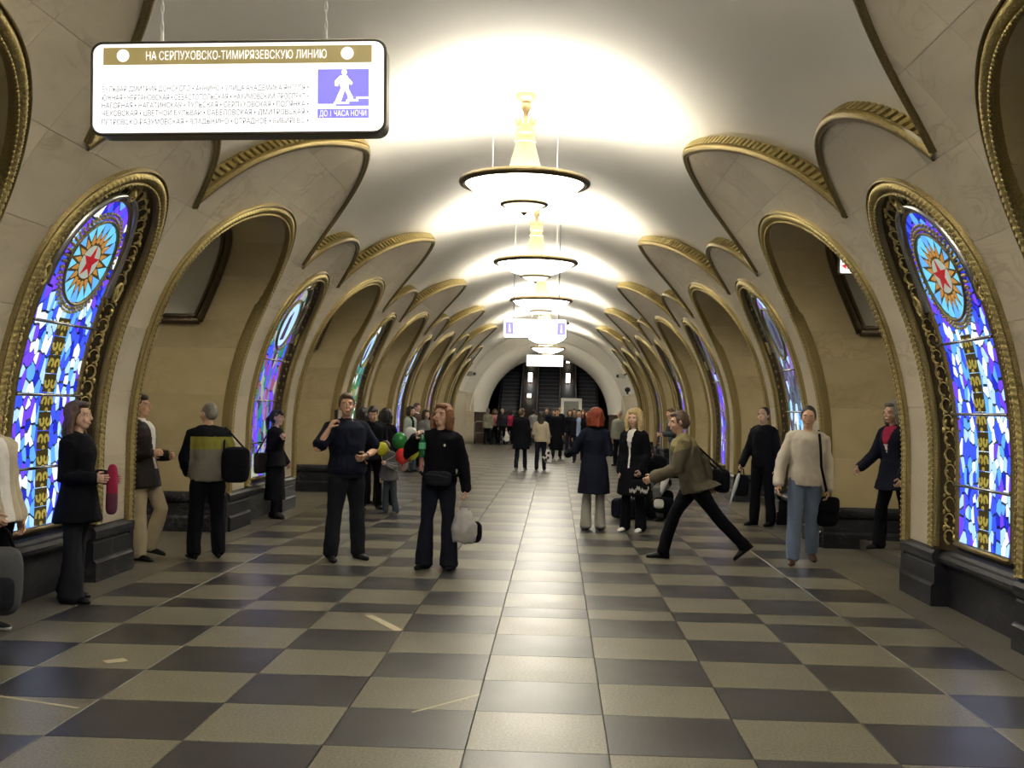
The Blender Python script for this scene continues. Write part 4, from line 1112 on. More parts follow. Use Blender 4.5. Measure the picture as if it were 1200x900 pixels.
    # ---- face
    if lod >= 1:
        for e in (-1, 1):
            q = MB().ball((0, 0, 0), (.0130*k, .0075*k, .0065*k), 8, 6); i2 = MB().ball((0, -.0055*k, 0), (.006*k, .004*k, .0062*k), 8, 6)
            ey = MB(); ey.add([hd(e*.031, -.0735, 1.640) + HR @ V(p) for p in q.v], q.f, 0); ey.add([hd(e*.031, -.0735, 1.640) + HR @ V(p) for p in i2.v], i2.f, 1); ey.build('eye', ['eye_white', 'iris'], root, True)
            q = MB().ball((0, 0, 0), (.019*k, .005*k, .0035*k), 8, 4); MB().add([hd(e*.032, -.0800, 1.661) + HR @ (Matrix.Rotation(e*.12, 3, 'Y') @ V(p)) for p in q.v], q.f).build('eyebrow', hair[1] if hair[1] != 'hair_blond' else 'hair_brown', root, True)
        q = MB().ball((0, 0, 0), (.022*k, .007*k, .0075*k), 10, 6); MB().add([hd(0, -.0940, 1.577) + HR @ V(p) for p in q.v], q.f).build('lips', 'lips', root, True)
    # ---- hair
    st, hmn = hair
    if st != 'bald':
        hr = MB()
        def hb(x, y, z, rx, ry, rz, n=14, m=9):
            q = MB().ball((0, 0, 0), (rx*k, ry*k, rz*k), n, m); hr.add([hd(x, y, z) + HR @ V(p) for p in q.v], q.f)
        up2 = HR @ V((0, 0, 1)); bk = HR @ V((0, 1, 0))
        if st in ('short', 'crop', 'balding'):
            t = .010 if st == 'crop' else .016
            hb(0, .026, 1.664, .076+t*.6, .088+t*.5, .088+t); hb(0, .055, 1.625, .070+t*.5, .055+t, .075)
            if st == 'short': hb(0, -.035, 1.722, .060, .050, .032)
            for e in (-1, 1): hb(e*.066, .006, 1.66, .018, .034, .045)
        else:
            vol = {'long': .018, 'bob': .028, 'curly': .036, 'ponytail': .012, 'shag': .02}[st]
            hb(0, .026+vol*.85, 1.670, .078+vol, .090+vol*.8, .088+vol); hb(0, .050, 1.625, .074+vol, .062+vol, .088)
            hb(0, -.035, 1.732, .062+vol*.4, .046, .026+vol*.3)
            if st == 'long':
                for x, y, zb, r in ((-.078, .03, 1.40, .028), (.078, .03, 1.40, .028), (-.04, .085, 1.37, .036), (.04, .085, 1.37, .036), (0, .095, 1.36, .035)):
                    limb(hr, [hd(x*.9, y*.6, 1.66), hd(x*1.08, y, 1.57), hd(x*1.18, y*1.05, 1.48), hd(x*1.15, y*1.15, zb)], [r*k, r*1.1*k, r*1.1*k, r*.6*k])
            elif st in ('bob', 'shag', 'curly'):
                zb = {'bob': 1.515, 'shag': 1.50, 'curly': 1.46}[st]
                n_ = 9
                for i in range(n_):
                    a = math.radians(-102 + 204*i/(n_-1)); x, y = math.sin(a)*(.078+vol*.55), math.cos(a)*(.085+vol*.5)+.012
                    limb(hr, [hd(x*.8, y*.8, 1.70), hd(x*1.08, y*1.05, 1.62), hd(x*1.05, y*1.05, zb)], [.032*k, (.030+vol*.25)*k, (.020+vol*.3)*k])
            elif st == 'ponytail':
                hb(0, .115, 1.66, .028, .028, .028); limb(hr, [hd(0, .115, 1.66), hd(0, .155, 1.60), hd(0, .15, 1.50), hd(0, .135, 1.42)], [.026*k, .036*k, .032*k, .014*k])
                hb(0, -.072, 1.70, .055, .024, .028)
        child('hair', remesh(hr, {2: .0085, 1: .012, 0: .017}[lod]*max(k, .7), 2, {'crop': .002, 'short': .006, 'balding': .004, 'curly': .016, 'bob': .010}.get(st, .007)*k, 34 if st not in ('curly', 'bob') else 24), hmn)
    # ---- clothing
    bt = bottom or dict(mat='charcoal')
    kind = bt.get('kind', 'trousers'); fl = bt.get('flare', 0.0); wd = bt.get('wide', 0.0)
    if kind == 'trousers':
        mb = MB(); torso(mb, .86, 1.0 if not coat else .98, .012)
        for (h, kn, an, fy) in (lr, ll):
            end = an + (an-kn).normalized()*(.018+min(fl, .03)*.7)*k; hp = h + V((0, 0, .03*k)); kn2 = kn
            limb(mb, [hp, h.lerp(kn, .3), h.lerp(kn, .65), kn2, kn.lerp(an, .5), an, end], [(.098*k, .108*k), ((.092+wd*.4)*k*g, .098*k*g), ((.078+wd)*k, .084*k), ((.068+wd)*k, .072*k), ((.068+wd+fl*.45)*k, (.072+wd+fl*.45)*k), ((.064+wd+fl)*k, (.070+wd+fl)*k), ((.066+wd+fl*1.1)*k, (.076+wd+fl*1.1)*k)])
        child('trousers', remesh(mb, vox*1.1, 2, .009*k, 9, H), bt['mat'], bt.get('paint'))
    else:
        mb = MB(); hem = bt.get('hem', .5); ax, ay = X, RT @ V((0, 1, 0))
        knm = (lr[1]+ll[1])/2
        rings = [(tor(0, 0, 1.03), .16*k, .115*k, X, ay), (tor(0, 0, .93), .178*k, .13*k, X, ay)]
        lo = V((knm.x, (knm.y+pel.y)/2, hem*k)); rings += [(pel.lerp(lo, .5)+V((0, 0, -.0)), .185*k, .15*k, V((1, 0, 0)), V((0, 1, 0))), (lo, .195*k, .165*k, V((1, 0, 0)), V((0, 1, 0)))]
        mb.add(*ring_loft(rings, 24)); child('skirt', remesh(mb, vox*1.1, 2, .014*k, 8, H), bt['mat'])
        mb = MB()
        for (h, kn, an, fy) in (lr, ll): limb(mb, [kn+V((0, 0, .1*k)), kn, kn.lerp(an, .35), an, an+(an-kn).normalized()*.03*k], [.066*k, .058*k, .060*k, .045*k, .045*k])
        child('boots' if bt.get('boots') else 'tights', remesh(mb, vox, 2), bt.get('legs', 'black'))
    tp = top or dict(mat='black')
    def upper(cfg, infl, nm):
        mb = MB(); hem = cfg.get('hem', .90); g0 = infl
        torso(mb, max(.86, hem), 1.46, g0)
        if hem < .86 or cfg.get('flare'):
            ay = RT @ V((0, 1, 0)); fr = cfg.get('flare', .02); hz = max(hem, .3); off = cfg.get('sway', (0, 0))
            p0, p1 = tor(0, 0, 1.06), tor(0, 0, .92)
            lo = V((pel.x, pel.y, 0)) + V((off[0]*k, off[1]*k, hz*k))
            rx = .165*g+g0
            rings = [(p0, (.142*g+g0)*k, (.105*g+g0)*k, X, ay), (p1, (rx+.006)*k, (.122*g+g0+.006)*k, X, ay), (p1.lerp(lo, .5), (rx+.01+fr*.5)*k, (.135*g+g0+fr*.6)*k, X, ay), (lo, (rx+.01+fr)*k, (.145*g+g0+fr*1.15)*k, X, ay)]
            mb.add(*ring_loft(rings, 24))
        for (s, e, w2, f2), sd in ((aR, -1), (aL, 1)):
            limb(mb, [tor(0, .012, 1.432), tor(0, .012, 1.425).lerp(s, .55) + RT @ V((0, 0, .008*k)), s], [(.058+g0*.5)*k, (.058+g0*.6)*k, (.056+g0*.7)*k])
            r1, r2, r3 = (.056+g0*.7)*k*(.5+.5*g), (.048+g0*.6)*k*(.5+.5*g), (.038+g0*.6)*k
            if cfg.get('sleeve') == 'short': pts, rd = [s.lerp(tor(0, .01, 1.40), .4), s, s.lerp(e, .5), s.lerp(e, .82)], [r1, r1*1.05, r1*1.0, r1*1.02]
            else: pts, rd = [s.lerp(tor(0, .01, 1.40), .4), s, s.lerp(e, .5), e, e.lerp(w2, .45), w2+(w2-e).normalized()*.012*k], [r1, r1*1.02, r1*.93, r2*1.08, r2, r3*1.12]
            limb(mb, pts, rd)
        c0 = cfg.get('collar', .0)
        if c0: limb(mb, [tor(0, .008, 1.44), tor(0, .004, 1.44+c0)], [(.075*k, .072*k), (.066*k, .066*k)], X)
        return child(nm, remesh(mb, vox, 2, cfg.get('fold', .008)*k, cfg.get('fscale', 10), H*3+rot*.01), cfg['mat'], cfg.get('paint'))
    upper(tp, tp.get('infl', .012), tp.get('name', 'top'))
    if coat: upper(coat, coat.get('infl', .026), coat.get('name', 'coat'))
    # ---- shoes
    for (h, kn, an, fy), fp, sg in ((lr, footpitch[0], -1), (ll, footpitch[1], 1)):
        A2 = Matrix.Rotation(math.radians(fy*sg), 3, 'Z') @ Matrix.Rotation(math.radians(fp), 3, 'X')
        q = lambda x, y, z: an + A2 @ V((x*k, y*k, (z-.085)*k))
        rings = []
        for y, rx, zt in ((.075, .012, .045), (.068, .028, .075), (.03, .036, .098), (-.02, .036, .095), (-.07, .040, .068), (-.125, .044, .052), (-.165, .038, .042), (-.188, .018, .030)):
            rings.append((q(0, y, zt/2), rx*k, zt/2*k, A2 @ V((1, 0, 0)), A2 @ V((0, 0, 1))))
        sv, sf = ring_loft(rings, 12)
        lowz = min(p.z for p in sv) if True else 0
        sh = mesh_obj('shoe', sv, sf, shoes, root, True)
        if bt.get('sole'):
            so = MB(); so.add([p + A2 @ V((0, 0, -.004*k)) if (A2.transposed() @ (p-an)).z < -.07*k else V(an) + A2 @ V(((A2.transposed() @ (p-an)).x*1.04, (A2.transposed() @ (p-an)).y*1.03, -.062*k)) for p in sv], sf); so.build('sole', bt['sole'], root, True)
    mw = Matrix.Translation(V(loc)) @ Matrix.Rotation(math.radians(rot), 4, 'Z')
    info = dict(root=root, k=k, gR=mw @ gR, gL=mw @ gL, wR=mw @ aR[2], wL=mw @ aL[2], sR=mw @ sR, sL=mw @ sL, tor=lambda x, y, z: mw @ tor(x, y, z), mw=mw, hd=lambda x, y, z: mw @ hd(x, y, z), eL=mw @ aL[1], eR=mw @ aR[1])
    return info
# ------------------------------------------------------------------ the people of the hall
def soft_box(w_, d_, h_, pw=.35, n=20, m=12):
    """rounded bag body, base at z = 0"""
    sg = lambda a: (1 if a >= 0 else -1)*abs(a)**pw
    mb = MB(); v = []; f = []
    for i in range(m+1):
        th = -PI/2 + PI*i/m
        for j in range(n):
            a = 2*PI*j/n; c = sg(math.cos(th)); v.append((w_/2*c*sg(math.cos(a)), d_/2*c*sg(math.sin(a)), h_/2*(1+sg(math.sin(th)))))
    for i in range(m):
        for j in range(n):
            j2 = (j+1) % n; f.append((i*n+j, i*n+j2, (i+1)*n+j2, (i+1)*n+j))
    return mb.add(v, f)
def thing(name, loc, label, cat, rz=0.0, group=None):
    o = empty(name, loc, math.radians(rz)); return tag(o, label, cat, group)
D = lambda x, y, z: (x, y, z)
fl_ = lambda px, py, z=0.0: on_floor(px, py, z)

# man in beige jacket at the frame's edge
p = fl_(-13, 744)
i1 = person(p, 1.66, 70, 'person in pale beige jacket and dark trousers holding a rucksack', 2, 'm', lean=-7, hair=('short', 'hair_dark'), legR=(6, 3, 4, 10), legL=(-8, 3, 4, 10), armR=(D(-.16, -.35, -1), D(.05, -.62, -1)), armL=(D(.12, .1, -1), D(0, -.3, -1)), curlR=1.3,
            top=dict(mat='white_cloth'), coat=dict(mat='beige', hem=.82, infl=.034, fold=.013, name='jacket', paint=[(lambda q: q.y < -.06 and abs(q.x) < .045, 'white_cloth')]), bottom=dict(mat='black', sole='sole_white'), shoes='charcoal')
plain('pack_grey', (.055, .057, .062), .7, 0, .3, .25, 12, .3, 90); plain('orange_tab', (.40, .09, .05), .7)
def rucksack(g, label, rz):
    t = thing('rucksack', (g.x, g.y, g.z-.62), label, 'bag', rz)
    soft_box(.30, .18, .46, .55).build('body', 'pack_grey', t, True)
    q = soft_box(.22, .08, .22, .5); q.v = [(x, y-.10, z+.05) for x, y, z in q.v]; q.build('front_pocket', 'charcoal', t, True)
    MB().box(-.012, .012, -.105, -.085, .30, .35).build('zip_tab', 'orange_tab', t)
    q = MB(); q.tube([(-.08, .04, .44), (-.05, .02, .55), (0, 0, .615), (.05, .02, .55), (.08, .04, .44)], .012, 8); q.build('handle', 'black', t, True)
    for e in (-1, 1): q = MB(); q.tube([(e*.09, .08, .42), (e*.11, .14, .28), (e*.10, .10, .06)], .016, 6); q.build('shoulder_strap', 'black', t, True)
rucksack(i1['gR'], 'dark grey rucksack with small orange tab held by the person in beige', 20)

# woman with long hair by the left window
p = fl_(88, 704)
i2 = person(p, 1.64, 84, 'woman with long brown hair in black jacket by the left star window', 2, 'f', lean=-2, head=(4, 3), legR=(3, 2, 3, 4), legL=(-7, 2, 2, 4), armR=(D(-.10, .06, -1), D(.10, -1, -.05)), armL=(D(.12, .0, -1), D(-.15, -1, -.1)), curlR=1.0, curlL=1.0,
            top=dict(mat='black'), coat=dict(mat='black', hem=.70, flare=.03, infl=.030, name='jacket'), bottom=dict(mat='charcoal', flare=.035, wide=.008), hair=('long', 'hair_brown'), skin='skin_pale')
m_ = (i2['gR']+i2['gL'])/2
t = thing('wrapped_package', (m_.x+.01, m_.y, m_.z-.26), 'red and plum wrapped package held upright by the long-haired woman', 'package', 10)
q = soft_box(.085, .085, .38, .6); q.build('wrapping', 'red_cloth', t, True); cloth('plum_cloth', (.10, .03, .05), .5)
q = soft_box(.09, .09, .22, .6); q.v = [(x, y, z-.03) for x, y, z in q.v]; q.build('lower_sleeve', 'plum_cloth', t, True)

# man in leather jacket leaning at the passage
p = fl_(164, 655)
i3 = person(p, 1.73, 80, 'man in dark leather jacket and khaki trousers leaning in the left passage', 2, 'm', lean=-5, head=(8, 4), legR=(6, 3, 4, 12), legL=(24, 2, 42, 10), footpitch=(0, 10), armR=(D(-.25, .12, -1), D(.35, -1, .05)), armL=(D(.25, .1, -1), D(-.3, -1, -.1)), curlR=1.0, curlL=.8,
            top=dict(mat='white_cloth', collar=.05), coat=dict(mat='leather', hem=.76, flare=.02, infl=.030, name='jacket', collar=.03, paint=[(lambda q: q.y < -.05 and abs(q.x-.02) < .03 + max(0, (q.z-1.2))*.16 and q.z > .95, 'white_cloth')]), bottom=dict(mat='khaki', wide=.012), hair=('short', 'hair_dark'))

# man seen from behind with black yoke
p = fl_(241, 654)
yoke = [(lambda q: q.z > 1.22 and q.y > -.02, 'olive'), (lambda q: q.z > 1.365, 'black'), (lambda q: abs(q.x) > .215 and q.x > 0, 'black')]
i4 = person(p, 1.66, 206, 'man seen from behind in grey sweater with black and olive shoulder yoke', 2, 'm', lean=2, head=(28, 4), legR=(2, 4, 4, 6), legL=(-4, 5, 6, 12), armR=(D(-.28, .12, -1), D(.35, -.9, -.6)), armL=(D(.30, .05, -1), D(-.30, -.9, -.65)), curlR=1.1, curlL=1.1, girth=1.08,
            top=dict(mat='sweater_grey', hem=.86, infl=.030, fold=.012, name='sweater', collar=.03, paint=yoke), bottom=dict(mat='black', wide=.014), hair=('crop', 'hair_grey'))
def shoulder_bag(c, size, mat, label, rz, top, name='shoulder_bag', back=None, patt=None):
    t = thing(name, c, label, 'bag', rz); w_, d_, h_ = size
    soft_box(w_, d_, h_, .5).build('body', mat, t, True)
    q = soft_box(w_*.94, d_*.35, h_*.55, .45); q.v = [(x, y-d_*.38, z+h_*.42) for x, y, z in q.v]; q.build('flap', mat, t, True)
    A = Matrix.Rotation(-math.radians(rz), 3, 'Z'); l = A @ (Vector(top)-Vector(c))
    e0, e1 = Vector((-w_*.42, 0, h_*.86)), Vector((w_*.42, 0, h_*.86))
    up_ = l + Vector((0, 0, .03))
    q = MB(); q.tube([e0, e0.lerp(up_, .5), e0.lerp(up_, .92), up_, e1.lerp(up_, .92), e1.lerp(up_, .5), e1], .011, 6); q.build('strap', mat, t, True)
    return t
s = i4['sR']; c = fl_(276, 655); c = Vector((s.x+.15, s.y-.10, s.z-.50))
shoulder_bag(c, (.29, .17, .38), 'black', 'bulging black bag slung from the shoulder of the man with olive yoke', 25, s+Vector((.0, 0, .05)), 'backpack')

# woman with ponytail
p = fl_(321, 607)
i5 = person(p, 1.56, 78, 'woman with black ponytail in dark jacket and long skirt by the second left window', 2, 'f', head=(6, 4), legR=(6, 2, 4, 6), legL=(-4, 2, 2, 6), armR=(D(-.14, .05, -1), D(.12, -.65, .75)), armL=(D(.15, .05, -1), D(-.1, -.6, -.8)), curlR=1.0, curlL=1.1,
            top=dict(mat='black'), coat=dict(mat='black', hem=.84, infl=.024, name='jacket'), bottom=dict(kind='skirt', mat='black', hem=.30, legs='black', boots=True), hair=('ponytail', 'hair_black'), skin='skin_pale')
s = i5['sR']
shoulder_bag(s+Vector((-.14, -.06, -.58)), (.30, .13, .30), 'leather', 'dark handbag on the shoulder of the ponytail woman', 75, s+Vector((0, 0, .05)), 'handbag')

# man in polo shirt on the phone
p = fl_(404, 656)
i6 = person(p, 1.79, 38, 'stout man in navy polo shirt with phone at ear and hand on hip', 2, 'm', side=-2, head=(-24, 0), girth=1.16, legR=(2, 7, 2, 14), legL=(0, 6, 3, 6), armR=(D(-.70, -.26, -.80), D(.58, -.14, 1)), armL=(D(.56, -.04, -.85), D(-.92, -.64, -.24)), curlR=1.1, curlL=.9,
            top=dict(mat='navy', hem=.90, sleeve='short', infl=.022, name='polo_shirt', collar=.045), bottom=dict(mat='charcoal', wide=.014), hair=('short', 'hair_brown'))
g = i6['gR']; e = i6['hd'](-.088, -.01, 1.62)
t = thing('mobile_phone', g.lerp(e, .45) + Vector((0, -.015, -.06)), 'black mobile phone at the ear of the man in the polo shirt', 'phone', 25)
MB().box(-.012, .012, -.024, .024, 0, .115).build('body', 'rubber', t); MB().box(-.014, -.0115, -.018, .018, .055, .105).build('screen', 'dark_metal', t)
w_ = i6['wL']; q = MB(); a = (i6['eL']-w_).normalized(); u = a.orthogonal().normalized(); v2 = a.cross(u)
t = thing('wristwatch', w_, 'steel wristwatch on the wrist of the man in the polo shirt', 'watch')
q.tube([u*.036*math.cos(g2)+v2*.036*math.sin(g2)+a*.01 for g2 in np.linspace(0, 2*PI, 17)], .007, 6, 0, False); q.build('strap', 'steel', t, True); MB().ball(u*.038+a*.01, .013, 8, 6).build('dial', 'steel', t, True)

# family behind: man, companions, child with balloons
i7 = person(fl_(434, 597), 1.66, 25, 'man in black jacket with bowed head standing beside the child with balloons', 1, 'm', lean=3, head=(-20, 26), armR=(D(-.15, 0, -1), D(.1, -.6, -.8)), armL=(D(.15, 0, -1), D(-.1, -.6, -.8)), top=dict(mat='black'), coat=dict(mat='black', hem=.84, infl=.032, name='jacket', collar=.04), bottom=dict(mat='black'), hair=('short', 'hair_dark'))
person(fl_(449, 592), 1.60, 200, 'person in black with black hair standing behind the bowed man', 1, 'f', top=dict(mat='black', infl=.03), bottom=dict(mat='black'), hair=('bob', 'hair_black'))
person(fl_(424, 590), 1.60, 150, 'dark-haired person in black half hidden behind the man in the polo shirt', 1, 'f', top=dict(mat='black', infl=.03), bottom=dict(mat='black'), hair=('bob', 'hair_dark'))
i8 = person(fl_(456, 602), 1.14, -48, 'child in grey jacket and jeans looking down and holding balloons', 1, 'm', lean=6, head=(-8, 30), legR=(4, 5, 6, 10), legL=(-4, 5, 4, 10), armR=(D(-.2, 0, -1), D(0, -.4, -1)), armL=(D(.3, -.2, -1), D(.1, -.9, .5)), curlL=1.3,
           top=dict(mat='grey_cloth'), coat=dict(mat='grey_cloth', hem=.80, infl=.045, name='jacket', fold=.014), bottom=dict(mat='denim_jacket', wide=.012), hair=('short', 'hair_brown'), skin='skin_pale', shoes='grey_cloth')
for nm, c, a in (('green', (.015, .20, .04), 1), ('red', (.55, .02, .02), 1), ('yellow', (.55, .55, .03), 1), ('pearl', (.62, .60, .58), .6), ('pink', (.55, .35, .32), .8)):
    m_ = plain('balloon_'+nm, c, .18); m_.node_tree.nodes['Principled BSDF'].inputs['Transmission Weight'].default_value = .25 if a < 1 else .08
def balloon(px, py, Y, r, col, label):
    c = at_y(px, py, Y); t = thing('balloon', (c.x, c.y, c.z-r*1.25), label, 'balloon', 0, 'balloons held by the child')
    pr = [(0, 0)] + [(r*math.sin(a)*(1-.10*math.cos(a)*(-1)) if a > PI/2 else r*math.sin(a), r*1.25 - r*1.22*math.cos(PI-a)*-1*(-1)) for a in []]
    prof = []
    for k in range(15):
        a = PI*k/14; rr = r*math.sin(a)*(1 if a > PI/2 else .93+.07*math.sin(a)); prof.append((max(rr, .004), r*1.25 - (1.2 if a < PI/2 else 1.05)*r*math.cos(a)))
    MB().lathe(prof, 20).build('skin', 'balloon_'+col, t, True)
    MB().lathe([(.004, .05*r), (.015, -.02), (.0, -.02)], 8).build('knot', 'balloon_'+col, t)
    A = i8['gL']; l = A - Vector(t.location); q = MB(); q.tube([(0, 0, -.02), (l.x*.4, l.y*.4, l.z*.4-.03), (l.x, l.y, l.z)], .0015, 4); q.build('string', 'white_cloth', t)
YB = i8['gL'].y
balloon(468.5, 516, YB-.10, .115, 'green', 'green balloon beside the child')
balloon(471.5, 534, YB-.28, .105, 'red', 'red balloon in front of the other balloons')
balloon(481, 509, YB+.12, .108, 'pearl', 'translucent pearly white balloon behind the green one')
balloon(447.5, 525.5, YB+.18, .095, 'yellow', 'yellow balloon behind the head of the child')
balloon(482, 528, YB+.28, .125, 'yellow', 'larger yellow balloon behind the red one')
balloon(472.5, 545, YB-.16, .075, 'pink', 'small pinkish balloon under the red one')

# group by the left wall further on
person(fl_(480, 553), 1.64, 60, 'woman with dark bob and pale mint shawl by the left wall', 0, 'f', head=(0, 4), top=dict(mat='mint', infl=.03, hem=.86, paint=[(lambda q: abs(q.x+.06) < .035 and q.y < 0, 'black')]), bottom=dict(mat='denim_jacket', wide=.02), hair=('bob', 'hair_dark'))
person(fl_(487, 547), 1.74, 70, 'man with short brown hair and white collar standing behind the mint shawl woman', 0, 'm', top=dict(mat='white_cloth', collar=.05), coat=dict(mat='brown_cloth', hem=.84, infl=.03, name='jacket'), bottom=dict(mat='black'), hair=('short', 'hair_brown'))
person(fl_(498, 555), 1.56, 40, 'woman with curly dark hair, grey jacket and knee-length skirt beyond the balloons', 0, 'f', armR=(D(-.2, -.1, -1), D(.3, -.8, .2)), top=dict(mat='grey_cloth', infl=.03, hem=.84), bottom=dict(kind='skirt', mat='charcoal', hem=.46, legs='pinkish'), hair=('bob', 'hair_dark'))

# youth with green bottle and carrier bag
p = fl_(512, 666)
iy = person(p, 1.69, -4, 'youth in black sweatshirt and flared jeans with bottle and carrier bag', 2, 'm', side=1, head=(-20, -6), legR=(3, 4, 3, 16), legL=(0, 3, 3, 10), armR=(D(-.80, .10, -.75), D(.55, -.50, .85)), armL=(D(.30, .06, -1), D(.16, -.12, -1)), curlR=1.2, curlL=1.35,
            top=dict(mat='black', hem=.86, infl=.026, name='sweatshirt', fold=.013), bottom=dict(mat='dark_denim', flare=.032, wide=.004), hair=('shag', 'hair_auburn'), skin='skin_pale')
g = iy['gR']
m_ = plain('bottle_green', (.02, .22, .07), .08); m_.node_tree.nodes['Principled BSDF'].inputs['Transmission Weight'].default_value = .45
plain('label_green', (.10, .45, .22), .5)
t = thing('drink_bottle', (g.x+.03, g.y-.05, g.z-.24), 'green plastic drink bottle held up by the youth', 'bottle', 0)
MB().lathe([(0, 0), (.028, 0), (.034, .012), (.034, .05), (.030, .08), (.034, .11), (.034, .16), (.028, .195), (.014, .225), (.013, .25), (0, .25)], 18).build('body', 'bottle_green', t, True)
MB().lathe([(.0355, .085), (.0355, .15)], 18).build('label_band', 'label_green', t, True); MB().lathe([(0, .268), (.016, .268), (.016, .245), (0, .245)], 14).build('cap', 'booth_white', t, True)
# belt bag and chest logo
c = iy['tor'](0.02, -.165, .97); t = thing('belt_bag', c - Vector((0, 0, .08)), 'black belt bag worn in front by the youth', 'bag', -4)
soft_box(.27, .10, .15, .55).build('body', 'charcoal', t, True); q = MB(); q.tube([(-.11, -.045, .12), (0, -.055, .115), (.11, -.045, .09)], .005, 5); q.build('zip', 'dark_metal', t); 
for e in (-1, 1): q = MB(); q.tube([(e*.13, .01, .09), (e*.19, .12, .11), (e*.17, .22, .12)], .016, 6); q.build('belt', 'black', t, True)
lg = iy['tor'](.075, -.165, 1.32); q = MB(); mwi = iy['mw'].inverted(); l = mwi @ lg; q.ball(l, (.011, .012, .014), 8, 6); q.build('shirt_logo', 'white_cloth', iy['root'], True)
# carrier bag
m_ = plain('bag_plastic', (.60, .57, .54), .35, 0, .5, .2, 8, .5, 25); m_.node_tree.nodes['Principled BSDF'].inputs['Transmission Weight'].default_value = .25
g = iy['gL']
def carrier(g, w_, d_, h_, mat, label, rz, dark=None, marks=None):
    t = thing('carrier_bag', (g.x, g.y, g.z-h_-.10), label, 'bag', rz)
    mb = MB(); rings = []
    for z, sx, sy in ((0, .80, .55), (.02, .94, .85), (.18*h_, 1.0, 1.0), (.45*h_, .98, .95), (.7*h_, .80, .62), (.88*h_, .52, .30), (h_, .38, .16)):
        rings.append((V((0, 0, z)), w_/2*sx, d_/2*sy, V((1, 0, 0)), V((0, 1, 0))))
    q = MB(); q.add(*ring_loft(rings, 24)); co, fs = remesh(q, .016, 1, .018, 14, h_*7); mesh_obj('body', co, fs, mat, t, True)
    for e in (-1, 1):
        q = MB(); q.tube([(e*.045, e*.012, h_-.03), (e*.03, e*.01, h_+.05), (0, 0, h_+.105), (-e*.03, e*.01, h_+.05), (-e*.045, e*.012, h_-.03)], .008, 6); q.build('handle', mat, t, True)
    if dark:
        q = soft_box(w_*.8, d_*.5, h_*.62, .6); q.v = [(x+w_*.30, y+d_*.30, z-.01) for x, y, z in q.v]; q.build('second_bag', dark, t, True)
    if marks:
        q = MB()
        for mx, mz in marks: q.ball((mx*w_, -d_*.46, mz*h_), (.035, .03, .04), 8, 6)
        q.build('printed_spots', 'hair_dark', t, True)
carrier(g, .27, .19, .36, 'bag_plastic', 'milky plastic carrier bag with black bag behind it in the hand of the youth', 8, 'black')

# red-haired woman and blonde woman
i12 = person(fl_(695, 621), 1.68, 188, 'woman with thick red hair seen from behind in dark knee coat and grey flares', 2, 'f', head=(10, 0), legR=(2, 1, 3, 6), legL=(4, 1, 2, 8), armR=(D(-.24, .10, -1), D(.42, -.80, .25)), armL=(D(.45, -.28, -.9), D(.30, -1, -.25)), curlR=.9, curlL=.9,
             top=dict(mat='black'), coat=dict(mat='navy', hem=.53, flare=.035, infl=.028, name='coat', collar=.03), bottom=dict(mat='grey_trousers', flare=.026, wide=-.004), hair=('bob', 'hair_red'), shoes='shoe_brown')
i14 = person(fl_(741, 623), 1.67, -30, 'woman with curly blonde hair in long black coat over white blouse', 2, 'f', head=(2, 3), legR=(2, 2, 3, 4), legL=(-2, 2, 2, 4), armR=(D(-.16, .08, -1), D(.05, -.35, -1)), armL=(D(.18, .10, -1), D(-.10, -.55, -.75)), curlR=1.0, curlL=1.2,
             top=dict(mat='white_cloth'), coat=dict(mat='black', hem=.54, flare=.04, infl=.028, name='coat', collar=.02, paint=[(lambda q: q.y < -.04 and abs(q.x+.005) < .016 + max(0, q.z-1.20)*.16 and q.z > .92, 'white_cloth')]), bottom=dict(mat='black', flare=.02), hair=('curly', 'hair_blond'), skin='skin_pale', shoes='white_cloth')
g = i14['gL']
plain('newsprint', (.55, .54, .50), .7)
t = thing('patterned_bag', (g.x+.03, g.y-.03, g.z-.30), 'black bag with white lettering-like pattern in the hand of the blonde woman', 'bag', -20)
soft_box(.30, .10, .24, .5).build('body', 'black', t, True); q = MB(); rr = random.Random(4)
for k in range(16):
    x = -.13+.017*k; z = .05+.06*rr.random(); q.box(x, x+.008, -.054, -.046, z, z+.05); q.box(x, x+.015, -.054, -.046, z+.02, z+.03)
q.build('white_pattern', 'newsprint', t); q = MB(); q.tube([(-.09, 0, .22), (-.05, 0, .29), (.05, 0, .29), (.09, 0, .22)], .009, 6); q.build('handle', 'black', t, True)

# seated person and luggage
ps_ = fl_(780, 606)
def duffel(px, py, size, mat, label, rz):
    p = fl_(px, py); t = thing('travel_bag', p, label, 'luggage', rz); w_, d_, h_ = size
    soft_box(w_, d_, h_, .38).build('body', mat, t, True)
    q = MB(); q.tube([(-w_*.18, 0, h_*.93), (-w_*.14, 0, h_+.07), (w_*.14, 0, h_+.07), (w_*.18, 0, h_*.93)], .012, 8); q.build('handle', 'black', t, True)
    q = MB(); q.tube([(-w_*.42, -d_*.1, h_*.9), (w_*.42, -d_*.1, h_*.9)], .006, 6); q.build('zip', 'steel', t)
    for e in (-1, 1): MB().box(e*w_*.22-.015, e*w_*.22+.015, -d_*.505, d_*.505, .02, h_*.99).build('band', 'black', t)
duffel(735, 607, (.50, .30, .30), 'navy', 'dark blue travel bag on the floor beside the blonde woman', -5)
duffel(771, 607, (.44, .34, .44), 'black', 'black travel bag serving as a seat for the bowed person', 10)
ps_ = fl_(772, 607)
